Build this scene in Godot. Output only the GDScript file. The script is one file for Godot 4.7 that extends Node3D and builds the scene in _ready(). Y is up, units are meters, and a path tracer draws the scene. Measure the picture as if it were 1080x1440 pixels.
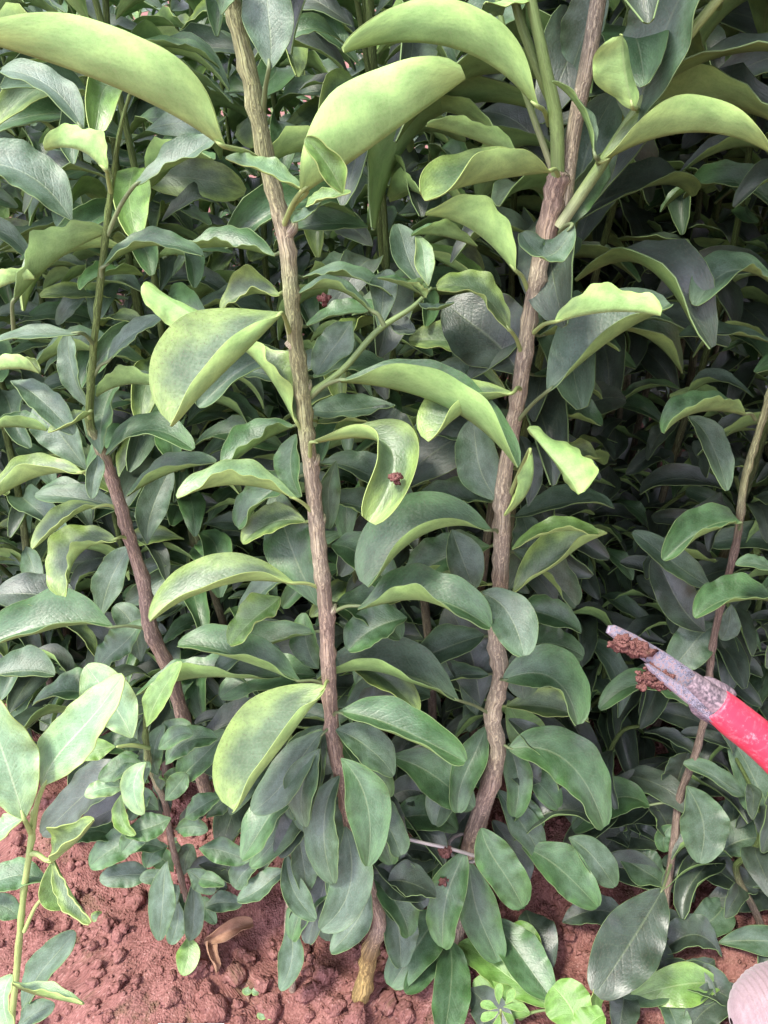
extends Node3D
# A nursery row of young citrus seedlings seen from above and in front, with red soil and a pair of red-handled shears.

const FOCAL := 1130.0          # pixels, of a picture 1080 x 1440
var eye: Transform3D
var mats := {}
var noise_a := FastNoiseLite.new()
var noise_b := FastNoiseLite.new()
var noise_c := FastNoiseLite.new()
var taken := {}
var rng := RandomNumberGenerator.new()
var stems := {}                # plant -> polyline of its main stem
var bump_leaf: ImageTexture
var leaf_shapes := []

func _ready() -> void:
	# camera
	eye = Transform3D(Basis.from_euler(Vector3(deg_to_rad(-36.0), 0, 0)), Vector3(0, 0.72, 0))
	var cam := Camera3D.new()
	cam.name = "camera"
	cam.fov = rad_to_deg(2.0 * atan(720.0 / FOCAL))
	cam.near = 0.02
	cam.far = 200.0
	cam.transform = eye
	add_child(cam)
	# sky and sun
	var sky := ProceduralSkyMaterial.new()
	sky.sky_top_color = Color(0.90, 0.88, 0.99)
	sky.sky_horizon_color = Color(0.92, 0.90, 0.97)
	sky.ground_bottom_color = Color(0.35, 0.28, 0.25)
	sky.ground_horizon_color = Color(0.45, 0.42, 0.38)
	sky.energy_multiplier = 0.85
	sky.sun_angle_max = 1.0
	var env := Environment.new()
	env.background_mode = Environment.BG_SKY
	env.sky = Sky.new()
	env.sky.sky_material = sky
	env.tonemap_mode = Environment.TONE_MAPPER_LINEAR
	env.tonemap_exposure = 4.65
	env.sdfgi_enabled = true
	env.ssao_enabled = true
	env.ssil_enabled = true
	var world := WorldEnvironment.new()
	world.name = "world"
	world.environment = env
	add_child(world)
	var sun := DirectionalLight3D.new()
	sun.name = "sun"
	sun.light_energy = 0.42
	sun.light_color = Color(1.0, 0.97, 0.92)
	sun.light_angular_distance = 12.0
	sun.shadow_enabled = true
	add_child(sun)
	sun.look_at_from_position(Vector3(-0.7, 1.5, 0.32), Vector3.ZERO)
	# the place
	make_materials()
	var g := ground()
	rows_behind()
	plant_middle()
	plant_right()
	plant_far_right()
	plant_left()
	plant_low()
	plant_near()
	clods(g)
	weeds()
	crumbs()
	tie()
	shears()
	glove()
	print("leaves by hand: ", leaf_count)

# ------------------------------------------------------------------ helpers
func spot(x: float, y: float, d: float) -> Vector3:
	return eye * Vector3((x - 540.0) / FOCAL * d, -(y - 720.0) / FOCAL * d, -d)

func turn(v: Vector3) -> Vector3:
	return (eye.basis * v).normalized()

func numbered(called: String) -> String:
	if not taken.has(called):
		taken[called] = 0
		return called
	taken[called] += 1
	return "%s_%03d" % [called, taken[called]]

func tag(o: Node3D, label: String, category: String, group := "") -> Node3D:
	o.set_meta("label", label)
	o.set_meta("category", category)
	if group:
		o.set_meta("group", group)
	return o

func thing(called: String, label: String, category: String, at: Vector3, group := "") -> Node3D:
	var o := Node3D.new()
	o.name = numbered(called)
	add_child(o, true)
	o.position = at
	return tag(o, label, category, group)

func piece(called: String, mesh: Mesh, material: Material, parent: Node3D, at := Vector3.ZERO) -> MeshInstance3D:
	var o := MeshInstance3D.new()
	o.name = called if parent != self else numbered(called)
	o.mesh = mesh
	if material:
		for k in mesh.get_surface_count():
			o.set_surface_override_material(k, material)
	parent.add_child(o, true)
	o.position = at
	return o

func lin(r: float, g: float, b: float) -> Color:
	return Color(r, g, b).linear_to_srgb()

func sheet(verts: PackedVector3Array, norms: PackedVector3Array, uvs: PackedVector2Array, idx: PackedInt32Array, cols := PackedColorArray()) -> Array:
	var a := []
	a.resize(Mesh.ARRAY_MAX)
	a[Mesh.ARRAY_VERTEX] = verts
	a[Mesh.ARRAY_NORMAL] = norms
	a[Mesh.ARRAY_TEX_UV] = uvs
	a[Mesh.ARRAY_INDEX] = idx
	if cols.size():
		a[Mesh.ARRAY_COLOR] = cols
	return a

# ------------------------------------------------------------------ textures
func fract(x: float) -> float:
	return x - floor(x)

func leaf_picture(core: Vector3, margin: Vector3, rib: Vector3, dust: Vector3, dusty: float, edge: float, sd: int) -> ImageTexture:
	var w := 512
	var h := 256
	var data := PackedByteArray()
	data.resize(w * h * 3)
	var off := sd * 137.0
	var k := 0
	for y in h:
		var v := (y + 0.5) / h * 2.0 - 1.0
		var r := absf(v)
		for x in w:
			var u := (x + 0.5) / w
			var slow := noise_a.get_noise_2d(u * 260.0 + off, v * 100.0)
			var fine := noise_b.get_noise_2d(u * 640.0 + off, v * 230.0)
			var grit := noise_c.get_noise_2d(u * 900.0, v * 330.0 + off)
			var m := smoothstep(edge - 0.5, edge + 0.35, maxf(r, absf(u * 2.0 - 1.0) * 0.93) + slow * 0.35)
			var c := core.lerp(margin, m)
			c *= 1.0 + slow * 0.30 + fine * 0.16 + grit * 0.14
			# lateral veins leave the rib at an angle and fade towards the margin
			var q := fract(u * 11.0 - r * 2.3 + noise_a.get_noise_2d(u * 90.0, off + v * 60.0) * 0.5)
			var vein := clampf(1.0 - absf(q - 0.5) * 16.0, 0.0, 1.0) * (1.0 - r * 0.8) * 0.20
			c = c.lerp(rib, vein)
			var thick := 0.018 + 0.03 * (1.0 - u)
			c = c.lerp(rib, (1.0 - smoothstep(thick * 0.4, thick * 1.6, r)) * 0.42)
			# dust and painted sky sheen lie in soft uneven patches and in specks
			var d := clampf(0.45 + slow * 0.7 + fine * 0.30 + grit * 0.25, 0.0, 1.0) * dusty * (1.1 - 0.55 * r)
			if grit > 0.42:
				d = minf(1.0, d + (grit - 0.42) * 2.0 * dusty)
			c = c.lerp(dust, clampf(d, 0.0, 0.9))
			# rusty soil dust and a few dead spots
			c = c.lerp(Vector3(0.20, 0.12, 0.09), smoothstep(0.22, 0.5, fine - slow * 0.3) * 0.13)
			if dusty > 0.11:
				c = c.lerp(Vector3(0.10, 0.06, 0.03), smoothstep(0.50, 0.60, -grit * 0.8 - fine * 0.6) * 0.8)
			var o := Color(c.x, c.y, c.z).linear_to_srgb()
			data[k] = int(clampf(o.r, 0.0, 1.0) * 255.0)
			data[k + 1] = int(clampf(o.g, 0.0, 1.0) * 255.0)
			data[k + 2] = int(clampf(o.b, 0.0, 1.0) * 255.0)
			k += 3
	return ImageTexture.create_from_image(Image.create_from_data(w, h, false, Image.FORMAT_RGB8, data))

func leaf_relief() -> ImageTexture:
	var w := 512
	var h := 256
	var data := PackedByteArray()
	data.resize(w * h)
	for y in h:
		var v := (y + 0.5) / h * 2.0 - 1.0
		var r := absf(v)
		for x in w:
			var u := (x + 0.5) / w
			var q := fract(u * 11.0 - r * 2.3 + noise_a.get_noise_2d(u * 90.0, v * 60.0) * 0.5)
			var vein := clampf(1.0 - absf(q - 0.5) * 7.0, 0.0, 1.0) * (1.0 - r)
			var z := 0.6 + noise_b.get_noise_2d(u * 420.0, v * 170.0) * 0.25 + noise_c.get_noise_2d(u * 1100.0, v * 420.0) * 0.16 - vein * 0.28
			z -= (1.0 - smoothstep(0.0, 0.05, r)) * 0.35
			data[y * w + x] = int(clampf(z, 0.0, 1.0) * 255.0)
	return ImageTexture.create_from_image(Image.create_from_data(w, h, false, Image.FORMAT_L8, data))

func grain_picture(w: int, h: int, f: Callable) -> ImageTexture:
	var data := PackedByteArray()
	data.resize(w * h * 3)
	var k := 0
	for y in h:
		for x in w:
			var c: Vector3 = f.call(float(x) / w, float(y) / h)
			var o := Color(c.x, c.y, c.z).linear_to_srgb()
			data[k] = int(clampf(o.r, 0.0, 1.0) * 255.0)
			data[k + 1] = int(clampf(o.g, 0.0, 1.0) * 255.0)
			data[k + 2] = int(clampf(o.b, 0.0, 1.0) * 255.0)
			k += 3
	return ImageTexture.create_from_image(Image.create_from_data(w, h, false, Image.FORMAT_RGB8, data))

# seamless in both directions: noise on a torus
func ring(n: FastNoiseLite, u: float, v: float, ru: float, rv: float) -> float:
	var a := u * TAU
	var b := v * TAU
	return n.get_noise_3d(cos(a) * ru + 40.0, sin(a) * ru + cos(b) * rv, sin(b) * rv)

func bark_value(u: float, v: float) -> float:
	# long pale fissures that run along the stem and wander; u is round it, v along it
	var a := u * TAU
	var drift := noise_a.get_noise_3d(cos(a) * 30.0, sin(a) * 30.0, v * 60.0) * 0.10
	var b := (u + drift) * TAU
	var s := noise_b.get_noise_3d(cos(b) * 70.0, sin(b) * 70.0, sin(v * TAU) * 26.0 + cos(v * TAU) * 21.0)
	var t := noise_c.get_noise_3d(cos(b) * 60.0, sin(b) * 60.0, sin(v * TAU) * 30.0 + cos(v * TAU) * 24.0)
	return clampf(0.5 + s * 0.9 + t * 0.45, 0.0, 1.0)

func plain(col: Color, rough := 0.6, spec := 0.5) -> StandardMaterial3D:
	var m := StandardMaterial3D.new()
	m.albedo_color = col
	m.roughness = rough
	m.metallic_specular = spec
	return m

func leaf_material(tex: Texture2D, rough: float, spec: float, through: float, relief := 0.02) -> StandardMaterial3D:
	var m := plain(Color.WHITE, rough, spec)
	m.albedo_texture = tex
	m.heightmap_enabled = true
	m.heightmap_texture = bump_leaf
	m.heightmap_scale = relief
	if through > 0.0:
		m.backlight_enabled = true
		m.backlight = Color(through, through, through)
	return m

func make_materials() -> void:
	noise_a.seed = 3
	noise_a.frequency = 0.016
	noise_a.fractal_octaves = 3
	noise_b.seed = 8
	noise_b.frequency = 0.06
	noise_b.fractal_octaves = 3
	noise_c.seed = 21
	noise_c.frequency = 0.22
	noise_c.fractal_octaves = 2
	bump_leaf = leaf_relief()
	var lilac := Vector3(0.25, 0.27, 0.28)  # grey of leaf dust, with some sky sheen put into the colour
	var rib := Vector3(0.20, 0.28, 0.13)
	# kind: core, margin, rib, dust, how dusty, where the margin colour begins, roughness, underside
	var kinds := {
		"mature": [Vector3(0.042, 0.120, 0.036), Vector3(0.060, 0.165, 0.034), rib, lilac, 0.16, 0.85, 0.44, "under_green"],
		"dusty": [Vector3(0.046, 0.112, 0.048), Vector3(0.060, 0.145, 0.044), rib, lilac, 0.26, 0.95, 0.50, "under_green"],
		"yellowed": [Vector3(0.075, 0.150, 0.050), Vector3(0.210, 0.330, 0.055), rib, lilac, 0.20, 0.82, 0.46, "under_yellow"],
		"bright": [Vector3(0.110, 0.230, 0.045), Vector3(0.170, 0.320, 0.055), Vector3(0.30, 0.42, 0.16), lilac, 0.12, 0.8, 0.36, "under_yellow"],
		"pale": [Vector3(0.160, 0.300, 0.140), Vector3(0.230, 0.370, 0.130), Vector3(0.46, 0.58, 0.34), lilac, 0.16, 0.8, 0.36, "under_yellow"],  # young leaf green, with strong light put into the colour
		"deep": [Vector3(0.026, 0.054, 0.030), Vector3(0.034, 0.070, 0.032), rib * 0.7, lilac, 0.14, 0.95, 0.42, "under_green"],  # dull old-leaf green, with shade put into the colour as well
		"shade": [Vector3(0.031, 0.060, 0.034), Vector3(0.038, 0.076, 0.034), rib * 0.7, lilac, 0.16, 0.9, 0.48, "under_green"],  # old-leaf green, also darkened in its colour for the shaded right side
		"weed": [Vector3(0.120, 0.270, 0.045), Vector3(0.150, 0.310, 0.055), Vector3(0.30, 0.48, 0.14), lilac, 0.05, 0.8, 0.5, "under_yellow"],
	}
	var n := 1
	mats["under_yellow"] = leaf_material(leaf_picture(Vector3(0.285, 0.490, 0.160), Vector3(0.360, 0.550, 0.165), Vector3(0.40, 0.57, 0.24), lilac, 0.06, 0.8, 31), 0.55, 0.4, 0.30, 0.015)
	mats["under_green"] = leaf_material(leaf_picture(Vector3(0.195, 0.355, 0.115), Vector3(0.245, 0.410, 0.115), Vector3(0.34, 0.46, 0.20), lilac, 0.08, 0.8, 32), 0.58, 0.4, 0.25, 0.015)
	mats["rim_green"] = plain(lin(0.16, 0.25, 0.09), 0.6)
	mats["rim_yellow"] = plain(lin(0.30, 0.40, 0.12), 0.6)
	for k in kinds:
		var a: Array = kinds[k]
		mats[k] = leaf_material(leaf_picture(a[0], a[1], a[2], a[3], a[4], a[5], n), a[6] - 0.02, 0.62, 0.22, 0.03)
		mats[k + "_under"] = mats[a[7]]
		mats[k + "_rim"] = mats["rim_yellow"] if a[7] == "under_yellow" else mats["rim_green"]
		n += 1
	# bark: a pale and dark streak pattern that the vertex colours tint
	var bark_tex := grain_picture(256, 512, func(u: float, v: float) -> Vector3:
		var b := bark_value(u, v)
		var pale := smoothstep(0.60, 0.86, b)
		return Vector3(0.54, 0.52, 0.50).lerp(Vector3(1.0, 0.95, 0.84), pale) * (0.75 + 0.5 * bark_value(u + 0.37, v * 1.0 + 0.2)))
	var bark_h := grain_picture(256, 512, func(u: float, v: float) -> Vector3:
		var b := bark_value(u, v)
		return Vector3.ONE * (0.5 + 0.5 * (smoothstep(0.55, 0.9, b) - smoothstep(0.45, 0.1, b))))
	var bark := plain(Color.WHITE, 0.8, 0.3)
	bark.albedo_texture = bark_tex
	bark.vertex_color_use_as_albedo = true
	bark.heightmap_enabled = true
	bark.heightmap_texture = bark_h
	bark.heightmap_scale = 0.045
	mats["bark"] = bark
	var shoot := plain(Color.WHITE, 0.5, 0.45)
	shoot.albedo_texture = grain_picture(128, 256, func(u: float, v: float) -> Vector3:
		return Vector3.ONE * (0.80 + 0.35 * (bark_value(u, v) - 0.5)))
	shoot.vertex_color_use_as_albedo = true
	mats["shoot"] = shoot
	# red soil
	var soil := plain(Color.WHITE, 0.95, 0.2)
	soil.albedo_texture = grain_picture(512, 512, func(u: float, v: float) -> Vector3:
		var a := ring(noise_a, u, v, 30.0, 30.0)
		var b := ring(noise_b, u, v, 60.0, 60.0)
		var c := ring(noise_c, u, v, 90.0, 90.0)
		var col := Vector3(0.205, 0.092, 0.078).lerp(Vector3(0.30, 0.150, 0.128), clampf(0.5 + a * 0.8 + b * 0.9, 0.0, 1.0))
		col *= 0.92 + c * 0.55
		col = col.lerp(Vector3(0.14, 0.13, 0.06), smoothstep(0.15, 0.5, a - b * 0.4) * 0.45)
		return col.lerp(Vector3(0.42, 0.30, 0.26), smoothstep(0.42, 0.6, c) * 0.7))
	soil.uv1_triplanar = true
	soil.uv1_world_triplanar = true
	soil.uv1_scale = Vector3(4.0, 4.0, 4.0)
	soil.heightmap_enabled = true
	soil.heightmap_texture = grain_picture(512, 512, func(u: float, v: float) -> Vector3:
		return Vector3.ONE * clampf(0.5 + ring(noise_b, u, v, 60.0, 60.0) * 0.5 + ring(noise_c, u, v, 100.0, 100.0) * 0.45, 0.0, 1.0))
	soil.heightmap_scale = 0.4
	mats["soil"] = soil
	var crumb := soil.duplicate()
	crumb.uv1_world_triplanar = false
	crumb.uv1_scale = Vector3(14.0, 14.0, 14.0)
	mats["crumb"] = crumb

# ------------------------------------------------------------------ leaves
func outline(u: float, peak: float, blunt: float) -> float:
	var q := log(0.5) / log(peak)
	return pow(maxf(sin(PI * pow(clampf(u, 0.0, 1.0), q)), 0.0), lerpf(blunt * 1.25, blunt * 0.66, smoothstep(0.25, 0.8, u)))

# A leaf blade: a rib b-m-t, upper side towards n0..n1, flat width w; each half is folded up by al (left) and ar (right), in radians at the margin.
func blade(b: Vector3, m: Vector3, t: Vector3, n0: Vector3, n1: Vector3, w: float, al: float, ar: float, o := {}) -> ArrayMesh:
	var nu: int = o.get("nu", 34)
	var nv: int = o.get("nv", 8)
	var peak: float = o.get("peak", 0.5)
	var blunt: float = o.get("blunt", 0.80)
	var wav: float = o.get("wave", 0.07)
	var r := RandomNumberGenerator.new()
	r.seed = int(o.get("seed", 1))
	var c := m * 2.0 - (b + t) * 0.5
	var ph := [r.randf() * TAU, r.randf() * TAU]
	var fr := [r.randf_range(1.2, 2.6), r.randf_range(1.2, 2.6)]
	var cols := nv * 2 + 1
	var life: float = o.get("life", 1.0)
	var half := [o.get("left", 1.0), o.get("right", 1.0)]
	var tw := r.randf_range(-0.45, 0.45) * life
	var droop := r.randf_range(0.0, 0.16) * life * (t - b).length()
	var sway := r.randf_range(-0.035, 0.035) * life * (t - b).length()
	var pulse := [r.randf() * TAU, r.randf() * TAU, r.randf() * TAU, r.randf() * TAU]
	var pts := PackedVector3Array()
	var nrm := PackedVector3Array()
	var uvs := PackedVector2Array()
	pts.resize((nu + 1) * cols)
	nrm.resize(pts.size())
	uvs.resize(pts.size())
	var side_dir := []
	for i in nu + 1:
		var u := float(i) / nu
		var pos := b * (1.0 - u) * (1.0 - u) + c * 2.0 * u * (1.0 - u) + t * u * u
		var tan := ((c - b) * (1.0 - u) + (t - c) * u).normalized()
		var n := n0.lerp(n1, u)
		n = (n - tan * n.dot(tan)).normalized()
		var s := tan.cross(n)
		var ta := tw * u * u
		var s_old := s
		s = s * cos(ta) + n * sin(ta)
		n = n * cos(ta) - s_old * sin(ta)
		pos += s * sway * sin(u * 5.2 + pulse[0]) - n * droop * u * u * u
		var hw := w * 0.5 * maxf(outline(u * 0.985 + 0.008, peak, blunt), 0.035) * (1.0 + 0.05 * life * sin(u * 8.0 + pulse[1]))
		var k := lerpf(0.55, 1.0, smoothstep(0.0, 0.22, u)) * lerpf(1.0, 0.7, smoothstep(0.7, 1.0, u))
		var cren := 1.0 + (0.018 if i % 2 else -0.010) * smoothstep(0.1, 0.3, u) + r.randf_range(-0.008, 0.008)
		side_dir.append(s)
		pts[i * cols + nv] = pos
		uvs[i * cols + nv] = Vector2(u, 0.5)
		for g in 2:
			var sg := -1.0 if g == 0 else 1.0
			var a := (al if g == 0 else ar) * k * (1.0 + 0.22 * life * sin(u * 5.5 + pulse[2 + g]))
			var x := 0.0
			var y := 0.0
			for j in range(1, nv + 1):
				var rr := (j - 0.5) / nv
				var phi := a * (0.40 + 0.75 * rr)
				var st := hw / nv * (cren if j == nv else 1.0) * float(half[g])
				x += cos(phi) * st
				y += sin(phi) * st
				var e := float(j) / nv
				var yy := y + hw * e * e * (wav * sin(u * TAU * fr[g] + ph[g]) + wav * 0.45 * life * sin(u * TAU * fr[g] * 2.7 + ph[1 - g]))
				var at := i * cols + nv + int(sg) * j
				pts[at] = pos + s * sg * x + n * yy
				uvs[at] = Vector2(u, 0.5 + 0.5 * sg * e * 0.985)
	for i in nu + 1:
		for j in cols:
			var du := pts[mini(i + 1, nu) * cols + j] - pts[maxi(i - 1, 0) * cols + j]
			var dv := pts[i * cols + mini(j + 1, cols - 1)] - pts[i * cols + maxi(j - 1, 0)]
			var nn := dv.cross(du)
			nrm[i * cols + j] = nn.normalized() if nn.length_squared() > 1e-16 else n0.normalized()
	var th: float = o.get("thick", 0.00045)
	var low := PackedVector3Array()
	var lown := PackedVector3Array()
	low.resize(pts.size())
	lown.resize(pts.size())
	for i in nu + 1:
		for j in cols:
			var at := i * cols + j
			var keel := 0.0009 * (1.0 - 0.8 * float(i) / nu) if j == nv else 0.0
			low[at] = pts[at] - nrm[at] * (th + keel)
			lown[at] = -nrm[at]
	var top_i := PackedInt32Array()
	var low_i := PackedInt32Array()
	for i in nu:
		for j in cols - 1:
			var q := i * cols + j
			top_i.append_array([q, q + cols, q + cols + 1, q, q + cols + 1, q + 1])
			low_i.append_array([q, q + cols + 1, q + cols, q, q + 1, q + cols + 1])
	# the rim: a thin rounded edge all the way round
	var rv := PackedVector3Array()
	var rn := PackedVector3Array()
	var ru := PackedVector2Array()
	var ri := PackedInt32Array()
	var loop := []
	for i in nu + 1:
		loop.append(i * cols + cols - 1)
	for j in range(cols - 2, -1, -1):
		loop.append(nu * cols + j)
	for i in range(nu - 1, -1, -1):
		loop.append(i * cols)
	var rim: float = o.get("rim", 0.00013)
	for at in loop:
		var j: int = at % cols
		var i: int = at / cols
		var inward: Vector3
		if i == nu and j > 0 and j < cols - 1:
			inward = pts[at - cols] - pts[at]
		else:
			inward = pts[at + (1 if j == 0 else -1)] - pts[at]
		var outn := -inward.normalized()
		rv.append_array([pts[at] + nrm[at] * 0.00003, (pts[at] + low[at]) * 0.5 + outn * rim, low[at] - nrm[at] * 0.00003])
		rn.append_array([(nrm[at] + outn * 0.5).normalized(), outn, (outn * 0.5 - nrm[at]).normalized()])
		ru.append_array([Vector2.ZERO, Vector2.ZERO, Vector2.ZERO])
	for k in loop.size() - 1:
		var q := k * 3
		for e in 2:
			ri.append_array([q + e, q + e + 3, q + e + 1, q + e + 3, q + e + 4, q + e + 1])
	var mesh := ArrayMesh.new()
	mesh.add_surface_from_arrays(Mesh.PRIMITIVE_TRIANGLES, sheet(pts, nrm, uvs, top_i))
	mesh.add_surface_from_arrays(Mesh.PRIMITIVE_TRIANGLES, sheet(low, lown, uvs, low_i))
	mesh.add_surface_from_arrays(Mesh.PRIMITIVE_TRIANGLES, sheet(rv, rn, ru, ri))
	return mesh

func dress(o: MeshInstance3D, kind: String) -> void:
	o.set_surface_override_material(0, mats[kind])
	o.set_surface_override_material(1, mats[kind + "_under"])
	o.set_surface_override_material(2, mats[kind + "_rim"])

# A tube through points with radii and colours (linear), rounded at its end; uv: round it and along it in lengths of `per` metres
func tube(p: Array, rad: Array, col: Array, segs := 10, per := 0.09, lumps := 0.0, sd := 1, cap := true) -> ArrayMesh:
	var r := RandomNumberGenerator.new()
	r.seed = sd
	var v := PackedVector3Array()
	var n := PackedVector3Array()
	var uv := PackedVector2Array()
	var cl := PackedColorArray()
	var ix := PackedInt32Array()
	var pp := p.duplicate()
	var rr := rad.duplicate()
	var cc := col.duplicate()
	if cap:
		var e: Vector3 = (pp[-1] - pp[-2]).normalized()
		var last: float = rr[-1]
		var endp: Vector3 = pp[-1]
		pp.append(endp + e * last * 0.6)
		rr.append(last * 0.75)
		cc.append(cc[-1])
		pp.append(endp + e * last * 0.9)
		rr.append(last * 0.02)
		cc.append(cc[-1])
	var ref := Vector3(0.31, 0.2, 0.93).normalized()
	var run := 0.0
	for i in pp.size():
		var d: Vector3 = (pp[mini(i + 1, pp.size() - 1)] - pp[maxi(i - 1, 0)]).normalized()
		ref = (ref - d * ref.dot(d)).normalized()
		var bi := d.cross(ref)
		var i0 := maxi(i - 1, 0)
		var i1 := mini(i + 1, pp.size() - 1)
		var slope: float = (rr[i1] - rr[i0]) / maxf((pp[i1] - pp[i0]).length(), 1e-6)
		if i > 0:
			run += (pp[i] - pp[i - 1]).length()
		for k in segs + 1:
			var a := TAU * k / segs
			var dir := ref * cos(a) + bi * sin(a)
			var q: float = rr[i] * (1.0 + lumps * noise_b.get_noise_3d(cos(a) * 9.0 + sd, sin(a) * 9.0, run * 1600.0))
			v.append(pp[i] + dir * q)
			n.append((dir - d * clampf(slope, -4.0, 4.0)).normalized())
			uv.append(Vector2(float(k) / segs, run / per))
			cl.append(cc[i])
	for i in pp.size() - 1:
		for k in segs:
			var q := i * (segs + 1) + k
			ix.append_array([q, q + segs + 1, q + 1, q + 1, q + segs + 1, q + segs + 2])
	var mesh := ArrayMesh.new()
	mesh.add_surface_from_arrays(Mesh.PRIMITIVE_TRIANGLES, sheet(v, n, uv, ix, cl))
	return mesh

func smooth_path(k: Array, steps: int) -> Array:
	# k holds Vector4(x, y, z, radius) + colours; returns [points, radii, colours]
	var pts := []
	var rad := []
	var col := []
	for i in k.size() - 1:
		var a: Array = k[maxi(i - 1, 0)]
		var b: Array = k[i]
		var c: Array = k[i + 1]
		var d: Array = k[mini(i + 2, k.size() - 1)]
		for s in steps:
			var f := float(s) / steps
			pts.append((b[0] as Vector3).cubic_interpolate(c[0], a[0], d[0], f))
			rad.append(lerpf(b[1], c[1], f))
			col.append((b[2] as Color).lerp(c[2], f))
	pts.append(k[-1][0])
	rad.append(k[-1][1])
	col.append(k[-1][2])
	return [pts, rad, col]

const BROWN := Color(0.46, 0.375, 0.30)
const GREY := Color(0.54, 0.50, 0.37)
const OLIVE := Color(0.44, 0.49, 0.27)
const GREEN := Color(0.22, 0.33, 0.11)
const LIGHT := Color(0.38, 0.50, 0.17)

# the main stem of a hand-placed plant; each row: x, y (picture), depth, width in pixels, colour; from the ground up
func main_stem(called: String, label: String, rows: Array, mat := "bark") -> Node3D:
	var foot := spot(rows[0][0], rows[0][1], rows[0][2])
	var o := thing(called, label, "seedling", foot)
	var k := []
	for a in rows:
		k.append([spot(a[0], a[1], a[2]) - foot, a[3] * 0.325 / FOCAL * a[2], a[4]])
	var s := smooth_path(k, 6)
	rng.seed = int(rows[0][0])
	var next := 3
	for i in s[1].size():
		if i == next:   # a node: the stem thickens where a leaf sat and bends a little
			s[1][i] *= 1.16
			s[0][i] += turn(Vector3(rng.randf_range(-1, 1), 0, 0.4)) * s[1][i] * 0.12
			next += rng.randi_range(2, 5)
	piece("stem", tube(s[0], s[1], s[2], 18, 0.085, 0.16, int(rows[0][0])), mats[mat], o)
	stems[o] = rows
	return o

func depth_at(o: Node3D, y: float) -> float:
	var r: Array = stems[o]
	for i in r.size() - 1:
		var lo: Array = r[i]
		var hi: Array = r[i + 1]
		if y <= lo[1] and y >= hi[1] and lo[1] > hi[1]:
			return lerpf(lo[2], hi[2], (lo[1] - y) / (lo[1] - hi[1]))
	return r[0][2] if y > r[0][1] else r[-1][2]

func shoot(o: Node3D, called: String, rows: Array, mat := "shoot") -> MeshInstance3D:
	var k := []
	for a in rows:
		k.append([spot(a[0], a[1], a[2]) - o.position, a[3] * 0.38 / FOCAL * a[2], a[4]])
	var s := smooth_path(k, 5)
	return piece(called, tube(s[0], s[1], s[2], 12, 0.06, 0.08, int(rows[0][0])), mats[mat], o)

# depth at which a line of sight through row y of the picture meets the soil
func soil_depth(y: float) -> float:
	var down := -(eye.basis * Vector3(0, -(y - 720.0) / FOCAL, -1.0)).y
	return (eye.origin.y - 0.008) / down if down > 0.05 else 100.0

func tighten(a: float, other: float) -> float:
	if a < 0.8 and other > 0.95 and other < 1.5:
		return 0.85
	return a * 1.12 if a > 0.95 and a < 1.5 else a

var leaf_count := 0
# a leaf placed by hand: base, middle and tip of its rib, width, depth before (-) or behind the stem at base and tip, direction of its upper side seen from the eye
func lf(o: Node3D, kind: String, bx: float, by: float, mx: float, my: float, tx: float, ty: float, w: float, d0: float, d1: float, n: Vector3, al: float, ar: float, stalk := Vector2.ZERO, x := {}) -> MeshInstance3D:
	leaf_count += 1
	var base := depth_at(o, by)
	var da := base + d0
	var dt := base + d1
	da = minf(da, soil_depth(by) - 0.006)
	dt = minf(dt, soil_depth(ty) - 0.014)
	var b := spot(bx, by, da)
	var ease_: float = x.get("ease", 0.72 if maxf(al, ar) > 0.95 else 0.38)
	var m := spot(lerpf(mx, (bx + tx) * 0.5, ease_), lerpf(my, (by + ty) * 0.5, ease_), (da + dt) * 0.5 + x.get("dm", 0.0))
	var t := spot(tx, ty, dt)
	var n1: Vector3 = x.get("n1", n)
	x["seed"] = leaf_count * 7 + 3
	if not x.has("wave"):
		x["wave"] = 0.07 + 0.09 * fract(leaf_count * 0.618)
	var mesh := blade(Vector3.ZERO, m - b, t - b, turn(n), turn(n1), w * x.get("wide", 0.78) / FOCAL * (da + dt) * 0.5, tighten(al, ar), tighten(ar, al), x)
	var q := piece("leaf", mesh, null, o, b - o.position)
	dress(q, kind)
	if stalk != Vector2.ZERO:
		var sp := spot(stalk.x, stalk.y, depth_at(o, stalk.y)) - b
		var mid := (sp + Vector3.ZERO) * 0.5 + Vector3(0, 0.002, 0)
		var c0 := LIGHT if kind in ["bright", "pale", "yellowed", "weed"] else Color(0.20, 0.27, 0.12)
		var into := (m - b).normalized() * 0.004
		var st := smooth_path([[sp, 0.0014, c0], [mid, 0.0011, c0], [Vector3.ZERO, 0.0010, c0], [into, 0.0005, c0]], 4)
		piece("petiole", tube(st[0], st[1], st[2], 8), mats["shoot"], q)
	return q

# ------------------------------------------------------------------ the plants in front
const UP := Vector3(0.0, 0.80, 0.60)
const HIGH := Vector3(0.0, 0.95, 0.30)
const FACE := Vector3(0.0, 0.35, 0.94)
const DOWN := Vector3(0.0, 0.15, 0.99)

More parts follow.
